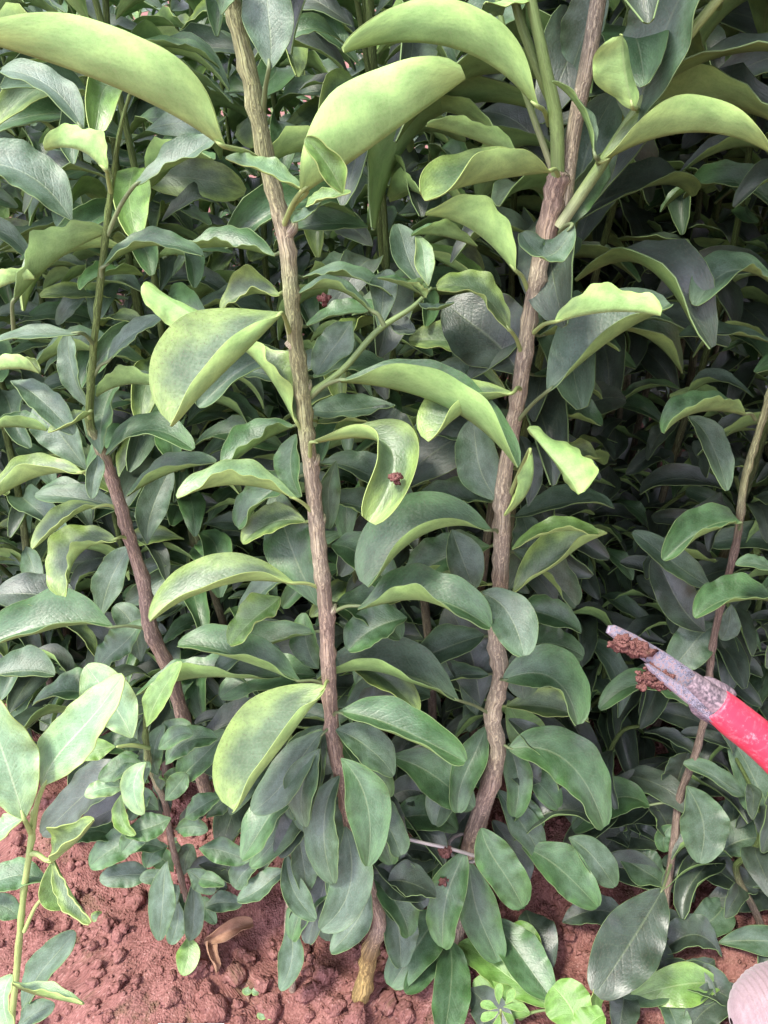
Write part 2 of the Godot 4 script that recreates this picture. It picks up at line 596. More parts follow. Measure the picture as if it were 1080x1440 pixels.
func plant_middle() -> void:
	var o := main_stem("citrus_seedling", "middle citrus seedling, tall straight stem, brown below and green-grey above, with a yellowish swollen foot", [
		[506, 1402, 0.668, 40, Color(0.38, 0.29, 0.13)], [516, 1365, 0.660, 34, Color(0.42, 0.32, 0.14)], [521, 1335, 0.652, 38, Color(0.38, 0.28, 0.13)],
		[534, 1300, 0.640, 30, BROWN], [524, 1262, 0.628, 27, BROWN], [500, 1190, 0.602, 28, BROWN], [485, 1120, 0.582, 29, BROWN], [470, 1050, 0.560, 30, BROWN],
		[465, 1000, 0.548, 31, BROWN], [461, 930, 0.530, 33, BROWN], [459, 868, 0.513, 33, BROWN], [452, 800, 0.494, 34, GREY], [445, 735, 0.477, 33, GREY],
		[437, 660, 0.458, 33, GREY], [430, 600, 0.444, 34, OLIVE], [424, 540, 0.430, 36, OLIVE], [415, 480, 0.417, 34, OLIVE], [409, 400, 0.402, 35, OLIVE],
		[400, 330, 0.390, 36, GREY], [376, 230, 0.374, 36, OLIVE], [352, 110, 0.355, 38, OLIVE], [332, 30, 0.343, 38, OLIVE], [318, -40, 0.333, 38, OLIVE], [300, -130, 0.32, 34, GREEN]])
	for kn in [[437, 655], [446, 738], [404, 330], [462, 862], [425, 552], [410, 485]]:   # the buds where the leaves sit
		var d := depth_at(o, kn[1])
		var p := spot(kn[0], kn[1], d) - o.position
		var st := smooth_path([[p + turn(Vector3(-0.6, -0.6, 0.2)) * 0.002, 0.003, GREY], [p + turn(Vector3(0.5, 0.5, 0.4)) * 0.004, 0.0032, GREY], [p + turn(Vector3(0.6, 0.8, 0.4)) * 0.0075, 0.0014, OLIVE]], 4)
		piece("bud", tube(st[0], st[1], st[2], 10), mats["bark"], o)
	# the top of the plant
	lf(o, "yellowed", 316, 206, 185, 125, -40, 40, 205, -0.045, -0.075, Vector3(0.15, 0.80, 0.58), 2.05, 1.2, Vector2(378, 235), {"wave": 0.03, "peak": 0.5, "nv": 12, "blunt": 0.8, "ease": 0.1, "life": 0.25})
	lf(o, "pale", 432, 270, 378, 240, 322, 212, 74, -0.03, -0.045, Vector3(0.15, 0.70, 0.70), 0.5, 0.4, Vector2(398, 318))
	lf(o, "yellowed", 425, 268, 520, 205, 652, 106, 225, -0.035, -0.05, Vector3(-0.50, 0.80, 0.22), 1.5, 1.7, Vector2(398, 320), {"wave": 0.02, "blunt": 0.6, "nv": 12, "ease": 0.1, "life": 0.25})
	lf(o, "bright", 482, 272, 473, 235, 432, 192, 60, -0.055, -0.065, Vector3(-0.2, 0.6, 0.75), 0.5, 1.5)
	lf(o, "dusty", 450, 282, 432, 305, 412, 308, 30, -0.04, -0.05, Vector3(0.0, 0.9, 0.4), 0.6, 0.6)
	lf(o, "bright", 430, 290, 445, 282, 490, 262, 36, -0.045, -0.05, Vector3(0.0, 0.6, 0.8), 0.7, 0.7)
	lf(o, "dusty", 378, 98, 380, 30, 372, -70, 92, -0.015, -0.02, Vector3(0.10, 0.05, 0.99), 0.3, 0.4, Vector2(370, 160))
	lf(o, "mature", 310, 20, 318, -20, 330, -60, 50, -0.01, -0.02, FACE, 0.4, 0.4)
	# the big rolled leaf on the left and the ones behind it
	lf(o, "yellowed", 396, 440, 330, 500, 240, 598, 220, -0.035, -0.045, Vector3(-0.10, 0.15, 0.98), 2.5, 0.30, Vector2(408, 470), {"left": 0.5, "right": 1.12, "life": 0.4, "wave": 0.02, "nv": 12, "peak": 0.56, "blunt": 0.62, "dm": -0.005})
	lf(o, "yellowed", 300, 470, 250, 430, 202, 408, 74, -0.02, -0.02, Vector3(0.5, -0.5, -0.5), 0.9, 0.9, Vector2.ZERO, {"blunt": 0.55})
	lf(o, "yellowed", 416, 592, 385, 520, 345, 470, 112, -0.005, -0.005, Vector3(0.75, 0.30, 0.55), 1.3, 0.35, Vector2(432, 628))
	# the side branch to the right and its small leaves
	shoot(o, "branch", [[432, 556, 0.434, 16, GREEN], [480, 522, 0.425, 12, GREEN], [530, 466, 0.42, 12, GREEN], [580, 432, 0.415, 9, GREEN], [606, 405, 0.412, 6, GREEN]])
	lf(o, "pale", 602, 402, 600, 365, 588, 326, 38, 0.008, 0.012, FACE, 0.5, 0.4)
	lf(o, "dusty", 594, 405, 575, 360, 560, 308, 62, 0.012, 0.02, FACE, 0.4, 0.4)
	lf(o, "dusty", 524, 438, 482, 396, 421, 404, 54, 0.0, -0.015, Vector3(0.0, 0.75, 0.66), 0.9, 0.5, Vector2(540, 458))
	lf(o, "mature", 598, 416, 570, 398, 532, 388, 34, 0.0, -0.01, UP, 0.6, 0.5)
	lf(o, "dusty", 496, 452, 470, 480, 446, 525, 66, 0.025, 0.02, FACE, 0.4, 0.4)
	lf(o, "dusty", 530, 462, 545, 400, 540, 380, 52, 0.02, 0.02, FACE, 0.5, 0.3)
	lf(o, "dusty", 590, 425, 610, 440, 636, 422, 34, 0.005, 0.0, UP, 0.4, 0.5)
	lf(o, "bright", 600, 418, 596, 400, 574, 392, 34, -0.005, -0.01, Vector3(0.4, 0.7, 0.5), 1.0, 0.3)
	lf(o, "shade", 548, 448, 565, 462, 584, 464, 38, 0.012, 0.01, FACE, 0.4, 0.4)
	# right of the stem
	lf(o, "mature", 480, 534, 610, 500, 748, 628, 150, -0.02, -0.035, Vector3(0.05, 0.86, 0.50), 0.55, 1.35, Vector2(438, 558), {"nv": 10, "wave": 0.05})
	lf(o, "yellowed", 437, 622, 556, 622, 516, 730, 108, -0.02, -0.045, Vector3(0.1, 0.9, 0.25), 0.55, 1.5, Vector2(436, 648), {"n1": Vector3(-0.25, 0.1, 0.96), "ease": 0.1, "life": 0.3, "nv": 10, "wave": 0.03, "blunt": 0.5, "peak": 0.58, "nu": 44})
	lf(o, "mature", 415, 610, 404, 650, 420, 700, 62, 0.012, 0.015, Vector3(-0.3, 0.2, 0.9), 0.9, 0.5)
	lf(o, "mature", 470, 648, 466, 690, 458, 745, 42, 0.02, 0.03, Vector3(0.2, 0.2, 0.95), 0.4, 0.6)
	lf(o, "dusty", 556, 570, 500, 580, 440, 572, 80, 0.05, 0.04, UP, 0.4, 0.5)
	lf(o, "shade", 510, 580, 545, 590, 585, 632, 74, 0.045, 0.04, Vector3(0.2, 0.5, 0.85), 0.4, 0.5)
	# left of the stem, going down
	lf(o, "pale", 417, 702, 335, 630, 246, 692, 92, -0.01, -0.03, UP, 1.0, 0.55, Vector2(444, 728))
	lf(o, "yellowed", 412, 820, 308, 772, 200, 857, 118, -0.015, -0.035, Vector3(0.0, 0.74, 0.67), 1.30, 0.5, Vector2(452, 828), {"nv": 10, "wave": 0.02})
	lf(o, "mature", 446, 852, 410, 770, 376, 692, 92, 0.018, 0.03, Vector3(-0.25, 0.3, 0.92), 0.3, 0.35)
	lf(o, "bright", 392, 838, 368, 862, 322, 906, 76, 0.005, -0.005, Vector3(-0.1, 0.55, 0.8), 0.8, 0.6, Vector2.ZERO, {"wave": 0.22})
	lf(o, "mature", 420, 958, 345, 890, 249, 908, 104, -0.012, -0.02, Vector3(0.05, 0.75, 0.66), 1.15, 0.5, Vector2(458, 962))
	lf(o, "mature", 395, 946, 300, 945, 190, 962, 90, 0.015, 0.0, UP, 1.2, 0.4)
	lf(o, "yellowed", 456, 966, 392, 1030, 326, 1140, 190, -0.025, -0.035, Vector3(-0.1, 0.36, 0.93), 2.1, 0.3, Vector2(462, 958), {"left": 0.6, "life": 0.4, "nv": 12, "wave": 0.02, "peak": 0.52, "blunt": 0.55})
	lf(o, "dusty", 456, 1030, 410, 1085, 350, 1142, 84, -0.008, -0.012, Vector3(-0.45, 0.45, 0.78), 0.4, 0.3, Vector2(468, 1025))
	lf(o, "mature", 432, 1095, 390, 1130, 338, 1206, 92, 0.0, -0.005, Vector3(-0.4, 0.5, 0.77), 0.6, 0.4)
	lf(o, "mature", 452, 1110, 415, 1150, 345, 1218, 70, 0.012, 0.01, Vector3(-0.4, 0.4, 0.8), 0.6, 0.4)
	lf(o, "dusty", 448, 1052, 424, 1095, 420, 1168, 66, -0.02, -0.02, Vector3(-0.1, 0.4, 0.9), 0.7, 0.5)
	lf(o, "dusty", 478, 1092, 444, 1150, 461, 1252, 78, -0.01, -0.02, Vector3(-0.25, 0.35, 0.9), 0.8, 0.7)
	lf(o, "mature", 480, 1066, 524, 1120, 520, 1220, 84, -0.03, -0.04, Vector3(0.1, 0.38, 0.92), 0.55, 0.5)
	lf(o, "dusty", 486, 1162, 510, 1240, 450, 1310, 84, -0.015, -0.03, Vector3(0.05, 0.45, 0.9), 0.5, 0.4)
	lf(o, "dusty", 520, 1250, 505, 1300, 464, 1338, 62, -0.012, -0.015, Vector3(-0.2, 0.5, 0.85), 0.5, 0.4)
	lf(o, "dusty", 404, 1200, 406, 1255, 444, 1294, 48, 0.0, -0.01, Vector3(0.3, 0.5, 0.8), 0.7, 0.5)
	lf(o, "dusty", 414, 1160, 428, 1205, 432, 1262, 50, 0.012, 0.01, Vector3(0.2, 0.4, 0.9), 0.5, 0.5)
	lf(o, "dusty", 402, 1298, 420, 1340, 392, 1393, 50, 0.005, -0.005, Vector3(-0.1, 0.4, 0.9), 0.5, 0.6)
	shoot(o, "side_shoot", [[404, 1180, 0.60, 12, BROWN], [407, 1250, 0.625, 11, BROWN], [404, 1312, 0.648, 13, BROWN], [412, 1392, 0.675, 15, BROWN]], "bark")
	lf(o, "dusty", 372, 1200, 345, 1225, 326, 1250, 52, 0.02, 0.02, Vector3(0.2, 0.7, 0.6), 0.8, 0.6)
	lf(o, "dusty", 404, 1225, 372, 1245, 330, 1262, 50, 0.005, 0.0, Vector3(0.0, 0.8, 0.6), 0.7, 0.5, Vector2.ZERO, {"wave": 0.15})
	lf(o, "shade", 398, 1160, 375, 1190, 362, 1232, 50, 0.03, 0.03, FACE, 0.6, 0.4)
	lf(o, "mature", 476, 1002, 560, 990, 655, 1072, 104, -0.02, -0.03, Vector3(0.15, 0.66, 0.73), 0.4, 1.1, Vector2(468, 1008))
	lf(o, "dusty", 472, 1028, 515, 1040, 560, 1088, 76, -0.012, -0.015, Vector3(0.2, 0.5, 0.84), 0.4, 0.5)
	lf(o, "mature", 503, 852, 598, 800, 694, 875, 128, -0.01, -0.02, Vector3(0.0, 0.76, 0.65), 0.5, 1.3, Vector2(470, 860), {"nv": 10})
	lf(o, "mature", 572, 868, 530, 875, 490, 915, 92, 0.02, 0.015, Vector3(-0.2, 0.5, 0.84), 0.9, 0.4)
	lf(o, "mature", 448, 940, 428, 910, 426, 862, 60, 0.02, 0.025, Vector3(-0.4, 0.3, 0.85), 0.5, 0.5)
	lf(o, "shade", 580, 1000, 530, 990, 500, 985, 70, 0.03, 0.04, FACE, 0.4, 0.5)
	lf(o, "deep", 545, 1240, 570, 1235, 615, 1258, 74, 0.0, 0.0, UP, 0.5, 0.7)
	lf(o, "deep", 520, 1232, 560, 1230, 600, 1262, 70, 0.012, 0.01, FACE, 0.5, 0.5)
	dress_stem(o, 330, 1000, 20, 22)
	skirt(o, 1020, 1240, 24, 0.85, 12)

func plant_right() -> void:
	var o := main_stem("citrus_seedling", "forked citrus seedling right of the middle, streaked grey-brown stem tied near its foot", [
		[640, 1330, 0.703, 34, BROWN], [648, 1260, 0.692, 36, BROWN], [664, 1180, 0.672, 38, BROWN], [690, 1100, 0.640, 40, BROWN], [700, 1050, 0.620, 34, GREY], [692, 1005, 0.602, 36, GREY],
		[704, 950, 0.580, 36, GREY], [697, 890, 0.558, 34, GREY], [704, 810, 0.530, 34, GREY], [706, 740, 0.505, 36, GREY], [708, 680, 0.488, 34, GREY], [722, 600, 0.470, 30, GREY],
		[732, 540, 0.455, 34, GREY], [744, 450, 0.437, 34, GREY], [758, 380, 0.422, 38, GREY], [772, 310, 0.410, 42, BROWN], [784, 252, 0.400, 44, BROWN], [788, 240, 0.398, 36, GREY]])
	shoot(o, "branch", [[784, 250, 0.398, 26, GREEN], [782, 170, 0.385, 26, GREEN], [766, 90, 0.372, 22, GREEN], [745, -10, 0.357, 20, GREEN], [735, -90, 0.345, 18, GREEN]])
	shoot(o, "branch", [[778, 150, 0.388, 16, GREEN], [762, 112, 0.380, 18, GREEN], [735, 40, 0.370, 18, GREEN], [716, -30, 0.36, 14, GREEN]])
	shoot(o, "branch", [[792, 300, 0.410, 30, GREY], [806, 190, 0.392, 28, GREY], [828, 80, 0.372, 30, GREY], [846, -30, 0.355, 30, GREY], [856, -100, 0.345, 28, GREY]], "bark")
	shoot(o, "branch", [[785, 320, 0.408, 22, OLIVE], [840, 240, 0.395, 22, GREEN], [885, 170, 0.383, 20, GREEN], [960, 60, 0.365, 20, LIGHT], [1035, -30, 0.35, 18, LIGHT]])
	shoot(o, "branch", [[775, 235, 0.402, 12, OLIVE], [738, 130, 0.388, 12, GREEN], [708, 40, 0.378, 11, GREEN], [695, -30, 0.37, 9, GREEN]])
	# the head of the plant
	lf(o, "yellowed", 757, 150, 645, 60, 482, 62, 150, -0.035, -0.06, Vector3(0.10, 0.80, 0.58), 2.05, 1.2, Vector2(772, 175), {"nv": 12, "wave": 0.03, "ease": 0.1, "life": 0.25})
	lf(o, "mature", 738, 228, 665, 175, 600, 172, 66, 0.0, -0.01, Vector3(0.0, 0.9, 0.4), 1.2, 0.6)
	lf(o, "yellowed", 774, 240, 690, 228, 600, 276, 136, -0.03, -0.06, Vector3(0.05, 0.72, 0.70), 1.35, 0.55, Vector2(786, 250), {"nv": 10, "blunt": 0.6, "peak": 0.56, "wave": 0.04})
	lf(o, "yellowed", 725, 380, 690, 302, 606, 282, 118, -0.01, -0.02, Vector3(0.35, 0.88, 0.25), 1.4, 0.6, Vector2(742, 408))
	lf(o, "mature", 672, 345, 620, 318, 580, 320, 52, 0.01, 0.0, Vector3(0.1, 0.9, 0.4), 1.2, 0.5)
	lf(o, "yellowed", 718, 465, 682, 400, 616, 402, 82, -0.02, -0.03, Vector3(0.15, 0.60, 0.78), 0.7, 0.4, Vector2(734, 500))
	lf(o, "deep", 728, 528, 690, 470, 628, 422, 150, 0.015, 0.02, Vector3(-0.15, 0.40, 0.90), 0.4, 0.5, Vector2(738, 545), {"nv": 10})
	lf(o, "bright", 712, 545, 660, 480, 640, 425, 60, 0.03, 0.03, Vector3(-0.8, 0.4, 0.3), 0.4, 1.1)
	lf(o, "dusty", 805, 316, 770, 385, 735, 326, 66, -0.03, -0.035, Vector3(0.05, 0.72, 0.70), 0.4, 0.7, Vector2(785, 330), {"blunt": 0.6})
	lf(o, "yellowed", 845, 228, 955, 162, 1095, 185, 130, -0.015, -0.03, Vector3(-0.02, 0.86, 0.5), 1.0, 1.25, Vector2(838, 235), {"ease": 0.4, "nv": 12, "wave": 0.02})
	lf(o, "dusty", 790, 312, 822, 230, 866, 128, 110, 0.012, 0.01, Vector3(-0.1, 0.1, 0.99), 0.4, 0.3)
	lf(o, "mature", 785, 328, 830, 262, 850, 215, 62, 0.0, 0.0, Vector3(0.5, 0.2, 0.8), 0.4, 0.5)
	lf(o, "yellowed", 890, 152, 872, 110, 872, 50, 118, -0.05, -0.065, Vector3(0.05, 0.55, -0.83), 1.0, 1.2, Vector2(898, 165), {"n1": Vector3(0.05, -0.75, -0.5), "nv": 10, "wave": 0.05, "blunt": 0.5, "peak": 0.58})
	lf(o, "dusty", 884, 190, 930, 60, 975, -110, 160, -0.012, -0.06, Vector3(-0.35, 0.45, 0.82), 0.3, 0.5, Vector2.ZERO, {"nv": 10})
	lf(o, "dusty", 795, 140, 818, 60, 836, -60, 84, 0.01, -0.03, Vector3(-0.3, 0.5, 0.81), 0.5, 0.3)
	lf(o, "pale", 935, 75, 940, 20, 946, -60, 24, -0.03, -0.03, FACE, 0.8, 0.8)
	lf(o, "dusty", 838, 222, 826, 150, 778, 112, 40, -0.03, -0.04, Vector3(0.35, 0.75, 0.5), 0.5, 0.9, Vector2(842, 235))
	lf(o, "dusty", 745, -20, 690, 20, 648, 52, 90, 0.02, 0.01, Vector3(0.2, 0.4, 0.9), 0.4, 0.4)
	lf(o, "pale", 738, -30, 715, 5, 692, 22, 70, -0.03, -0.05, Vector3(0.2, -0.7, -0.6), 0.7, 0.7)
	lf(o, "yellowed", 860, -60, 850, -10, 852, 12, 60, -0.01, -0.02, Vector3(0.0, -0.6, -0.7), 0.6, 0.6)
	# the two leaves with the curled end, right of the stem
	lf(o, "dusty", 770, 550, 836, 485, 942, 418, 178, -0.025, -0.03, Vector3(-0.35, 0.50, 0.80), 0.4, 1.5, Vector2(724, 598), {"right": 0.6, "life": 0.5, "ease": 0.5, "nv": 12, "wave": 0.03, "blunt": 0.6, "peak": 0.55})
	lf(o, "yellowed", 782, 452, 845, 418, 930, 432, 92, -0.04, -0.05, Vector3(-0.05, 0.92, -0.35), 1.5, 1.5, Vector2(748, 470), {"blunt": 0.55})
	# the crumpled yellow one
	lf(o, "yellowed", 742, 602, 800, 650, 816, 694, 124, -0.035, -0.04, Vector3(0.45, 0.45, -0.77), 1.4, 1.7, Vector2.ZERO, {"wave": 0.2, "blunt": 0.7, "n1": Vector3(0.6, -0.1, -0.8)})
	lf(o, "yellowed", 745, 632, 752, 690, 704, 712, 58, -0.045, -0.05, Vector3(-0.6, 0.55, -0.5), 0.8, 0.9, Vector2(716, 700))
	lf(o, "yellowed", 722, 552, 660, 570, 600, 618, 140, -0.045, -0.06, Vector3(-0.1, 0.50, 0.86), 1.75, 0.35, Vector2(732, 548), {"left": 0.6, "life": 0.5, "ease": 0.3, "nv": 10, "blunt": 0.6, "peak": 0.6, "wave": 0.03})
	lf(o, "dusty", 700, 706, 672, 650, 660, 590, 88, 0.004, 0.01, Vector3(-0.3, 0.25, 0.92), 0.4, 0.5)
	lf(o, "deep", 742, 712, 748, 650, 740, 610, 46, 0.01, 0.012, FACE, 0.4, 0.4)
	lf(o, "mature", 690, 746, 600, 722, 516, 824, 168, -0.022, -0.03, Vector3(-0.12, 0.52, 0.84), 1.7, 0.4, Vector2(703, 752), {"left": 0.55, "life": 0.5, "ease": 0.4, "nv": 10, "wave": 0.03, "peak": 0.58, "blunt": 0.62})
	lf(o, "dusty", 635, 745, 650, 780, 664, 830, 76, 0.012, 0.01, Vector3(0.2, 0.3, 0.93), 0.4, 0.6)
	lf(o, "yellowed", 722, 834, 778, 782, 846, 738, 102, -0.015, -0.02, Vector3(-0.35, 0.55, 0.76), 0.9, 1.3, Vector2(708, 850), {"wave": 0.03})
	lf(o, "bright", 720, 772, 780, 738, 845, 742, 62, -0.024, -0.022, Vector3(-0.2, 0.8, 0.55), 0.4, 0.9)
	lf(o, "dusty", 718, 830, 745, 770, 740, 720, 80, 0.015, 0.02, Vector3(0.3, 0.2, 0.93), 0.4, 0.4)
	lf(o, "dusty", 676, 834, 716, 850, 738, 922, 84, -0.03, -0.045, Vector3(-0.05, 0.42, 0.90), 0.35, 0.5, Vector2(700, 835), {"blunt": 0.6, "peak": 0.56})
	lf(o, "dusty", 645, 985, 565, 902, 446, 932, 132, -0.03, -0.05, Vector3(0.0, 0.74, 0.67), 1.2, 0.5, Vector2(690, 1005), {"nv": 10, "wave": 0.04, "peak": 0.48})
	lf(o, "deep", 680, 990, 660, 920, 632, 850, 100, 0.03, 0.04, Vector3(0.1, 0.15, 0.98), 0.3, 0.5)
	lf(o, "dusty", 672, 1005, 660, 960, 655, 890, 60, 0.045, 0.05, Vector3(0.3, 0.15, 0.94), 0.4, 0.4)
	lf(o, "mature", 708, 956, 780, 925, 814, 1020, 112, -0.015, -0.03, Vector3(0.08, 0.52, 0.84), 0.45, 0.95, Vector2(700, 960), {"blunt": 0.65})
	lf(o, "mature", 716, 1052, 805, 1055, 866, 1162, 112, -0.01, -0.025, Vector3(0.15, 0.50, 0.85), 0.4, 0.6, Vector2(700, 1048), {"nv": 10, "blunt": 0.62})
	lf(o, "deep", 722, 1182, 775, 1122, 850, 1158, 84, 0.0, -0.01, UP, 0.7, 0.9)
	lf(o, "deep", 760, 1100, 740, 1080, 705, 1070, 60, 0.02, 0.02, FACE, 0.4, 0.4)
	lf(o, "mature", 734, 1192, 792, 1218, 842, 1276, 84, -0.01, -0.02, Vector3(0.15, 0.52, 0.84), 0.5, 0.5)
	lf(o, "dusty", 800, 1178, 836, 1200, 868, 1252, 62, 0.0, -0.005, Vector3(0.15, 0.45, 0.88), 0.4, 0.5)
	lf(o, "mature", 678, 1164, 700, 1215, 736, 1284, 80, -0.03, -0.04, Vector3(0.1, 0.45, 0.89), 0.45, 0.5, Vector2.ZERO, {"blunt": 0.6})
	lf(o, "mature", 656, 1212, 674, 1280, 698, 1356, 76, -0.01, -0.02, Vector3(0.1, 0.42, 0.90), 0.45, 0.5, Vector2.ZERO, {"blunt": 0.62})
	lf(o, "mature", 650, 1196, 632, 1260, 612, 1334, 74, -0.035, -0.045, Vector3(-0.05, 0.45, 0.89), 0.6, 0.6, Vector2.ZERO, {"blunt": 0.58})
	lf(o, "mature", 622, 1282, 590, 1320, 550, 1388, 84, -0.005, -0.012, Vector3(-0.2, 0.48, 0.86), 0.5, 0.5, Vector2.ZERO, {"blunt": 0.58})
	lf(o, "mature", 612, 1310, 600, 1355, 572, 1392, 60, 0.005, 0.0, Vector3(0.2, 0.5, 0.85), 0.5, 0.6)
	lf(o, "mature", 630, 1320, 640, 1380, 622, 1470, 76, -0.01, -0.02, Vector3(0.05, 0.5, 0.86), 0.5, 0.5)
	lf(o, "mature", 690, 1290, 730, 1340, 776, 1404, 86, -0.005, -0.015, Vector3(0.2, 0.5, 0.84), 0.5, 0.5)
	lf(o, "mature", 548, 1064, 610, 1085, 668, 1136, 86, 0.0, -0.005, Vector3(0.2, 0.55, 0.8), 0.4, 0.5)
	lf(o, "mature", 544, 1158, 600, 1132, 646, 1168, 74, 0.0, -0.005, Vector3(0.05, 0.62, 0.78), 0.4, 0.5)
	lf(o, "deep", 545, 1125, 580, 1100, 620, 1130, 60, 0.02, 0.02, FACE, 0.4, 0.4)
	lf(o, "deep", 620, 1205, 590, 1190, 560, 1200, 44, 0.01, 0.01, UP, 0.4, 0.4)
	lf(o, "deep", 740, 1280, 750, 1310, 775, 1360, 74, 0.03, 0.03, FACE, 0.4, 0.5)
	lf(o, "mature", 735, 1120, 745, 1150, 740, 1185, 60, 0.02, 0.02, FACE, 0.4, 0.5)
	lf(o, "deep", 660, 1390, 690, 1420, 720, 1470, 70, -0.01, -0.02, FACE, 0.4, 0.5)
	lf(o, "dusty", 740, 905, 735, 940, 735, 985, 70, 0.05, 0.05, FACE, 0.4, 0.4)
	lf(o, "weed", 715, 985, 735, 1030, 770, 1060, 70, 0.09, 0.09, FACE, 0.4, 0.4)
	dress_stem(o, 420, 1000, 18, 23)
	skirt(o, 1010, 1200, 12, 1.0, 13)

func plant_far_right() -> void:
	var o := main_stem("citrus_seedling", "slim seedling under the shears at the right edge, grey bent stem and dull dark leaves", [
		[930, 1300, 0.708, 15, BROWN * 0.75], [940, 1240, 0.705, 16, BROWN * 0.75], [948, 1180, 0.695, 16, BROWN * 0.75], [956, 1120, 0.685, 16, BROWN * 0.75], [978, 1060, 0.66, 15, BROWN * 0.75], [994, 990, 0.63, 15, BROWN * 0.75],
		[1000, 920, 0.605, 15, BROWN * 0.75], [1014, 850, 0.58, 15, BROWN * 0.75], [1036, 760, 0.55, 16, BROWN * 0.75], [1046, 680, 0.525, 16, OLIVE], [1066, 610, 0.505, 15, OLIVE], [1085, 545, 0.488, 14, OLIVE], [1110, 440, 0.465, 14, GREEN]])
	lf(o, "dusty", 1092, 402, 1030, 358, 978, 428, 92, -0.01, -0.03, Vector3(-0.1, 0.55, 0.83), 0.8, 0.4)
	lf(o, "dusty", 1092, 482, 1020, 465, 960, 456, 70, 0.01, -0.01, UP, 0.5, 0.4, Vector2.ZERO, {"wave": 0.12})
	lf(o, "mature", 1048, 582, 990, 540, 931, 594, 88, -0.01, -0.03, UP, 1.3, 0.4, Vector2(1062, 590))
	lf(o, "dusty", 968, 586, 1000, 610, 1030, 688, 62, 0.01, 0.005, Vector3(0.2, 0.3, 0.93), 0.5, 0.6)
	lf(o, "mature", 1042, 735, 985, 700, 939, 782, 90, -0.01, -0.03, Vector3(-0.1, 0.6, 0.8), 1.3, 0.4, Vector2(1038, 748))
	lf(o, "dusty", 1000, 828, 955, 795, 896, 746, 60, 0.0, 0.0, Vector3(-0.2, 0.5, 0.84), 0.5, 0.4)
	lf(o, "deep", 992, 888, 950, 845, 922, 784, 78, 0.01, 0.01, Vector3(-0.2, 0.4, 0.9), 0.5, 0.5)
	lf(o, "mature", 1095, 846, 1040, 812, 976, 858, 92, -0.03, -0.045, Vector3(0.0, 0.8, 0.6), 1.0, 0.5)
	lf(o, "dusty", 1095, 805, 1070, 790, 1040, 788, 40, -0.04, -0.05, UP, 0.4, 0.4)
	lf(o, "dusty", 1008, 880, 975, 900, 944, 938, 78, 0.02, 0.015, Vector3(-0.1, 0.4, 0.9), 0.4, 0.4)
	lf(o, "dusty", 1030, 850, 1025, 880, 1015, 900, 40, 0.02, 0.02, FACE, 0.4, 0.4)
	lf(o, "mature", 968, 990, 915, 945, 842, 993, 62, 0.0, -0.01, UP, 0.6, 0.5, Vector2(986, 1010))
	lf(o, "dusty", 968, 1104, 992, 1150, 985, 1216, 86, -0.02, -0.025, Vector3(0.05, 0.40, 0.91), 0.25, 0.25, Vector2.ZERO, {"blunt": 0.8})
	lf(o, "mature", 914, 1132, 870, 1112, 800, 1160, 84, 0.005, 0.0, UP, 0.5, 0.4, Vector2(950, 1130))
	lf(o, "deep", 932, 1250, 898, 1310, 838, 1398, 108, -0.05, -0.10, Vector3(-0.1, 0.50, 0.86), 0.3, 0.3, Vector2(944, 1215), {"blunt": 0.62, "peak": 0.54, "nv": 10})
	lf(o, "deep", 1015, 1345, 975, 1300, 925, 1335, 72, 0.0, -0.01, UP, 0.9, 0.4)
	lf(o, "bright", 1020, 1388, 960, 1375, 892, 1408, 70, -0.05, -0.06, Vector3(0.0, 0.6, 0.8), 0.4, 0.4)
	lf(o, "dusty", 1008, 1205, 1045, 1170, 1100, 1180, 74, 0.0, 0.0, UP, 0.5, 0.4)
	lf(o, "dusty", 1100, 1160, 1075, 1110, 1030, 1045, 84, -0.02, -0.02, Vector3(-0.3, 0.4, 0.86), 0.4, 0.4)
	lf(o, "dusty", 1000, 1090, 960, 1060, 950, 1030, 50, 0.05, 0.05, FACE, 0.4, 0.4)
	lf(o, "mature", 945, 1160, 930, 1175, 936, 1200, 34, 0.01, 0.01, FACE, 0.4, 0.4)
	lf(o, "deep", 870, 1315, 920, 1290, 980, 1305, 60, 0.02, 0.02, UP, 0.5, 0.4)
	lf(o, "deep", 790, 1295, 830, 1275, 880, 1290, 60, 0.02, 0.02, UP, 0.5, 0.4)
	lf(o, "deep", 875, 1390, 880, 1410, 870, 1460, 60, -0.03, -0.03, FACE, 0.4, 0.5)
	lf(o, "dusty", 935, 1400, 950, 1430, 955, 1470, 60, -0.02, -0.03, FACE, 0.4, 0.5)
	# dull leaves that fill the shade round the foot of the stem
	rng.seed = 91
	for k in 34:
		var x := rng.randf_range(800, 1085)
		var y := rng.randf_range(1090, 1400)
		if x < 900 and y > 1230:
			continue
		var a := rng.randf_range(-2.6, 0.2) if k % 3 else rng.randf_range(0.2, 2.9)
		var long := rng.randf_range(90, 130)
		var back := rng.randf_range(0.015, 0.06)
		lf(o, ["deep", "shade", "dusty", "deep"][k % 4], x, y, x + cos(a) * long * 0.5, y - sin(a) * long * 0.35 - 10.0, x + cos(a) * long, y - sin(a) * long * 0.6, rng.randf_range(56, 80), back, back - 0.015, Vector3(cos(a) * 0.3, 0.6, 0.74), rng.randf_range(0.3, 0.9), rng.randf_range(0.3, 0.9))

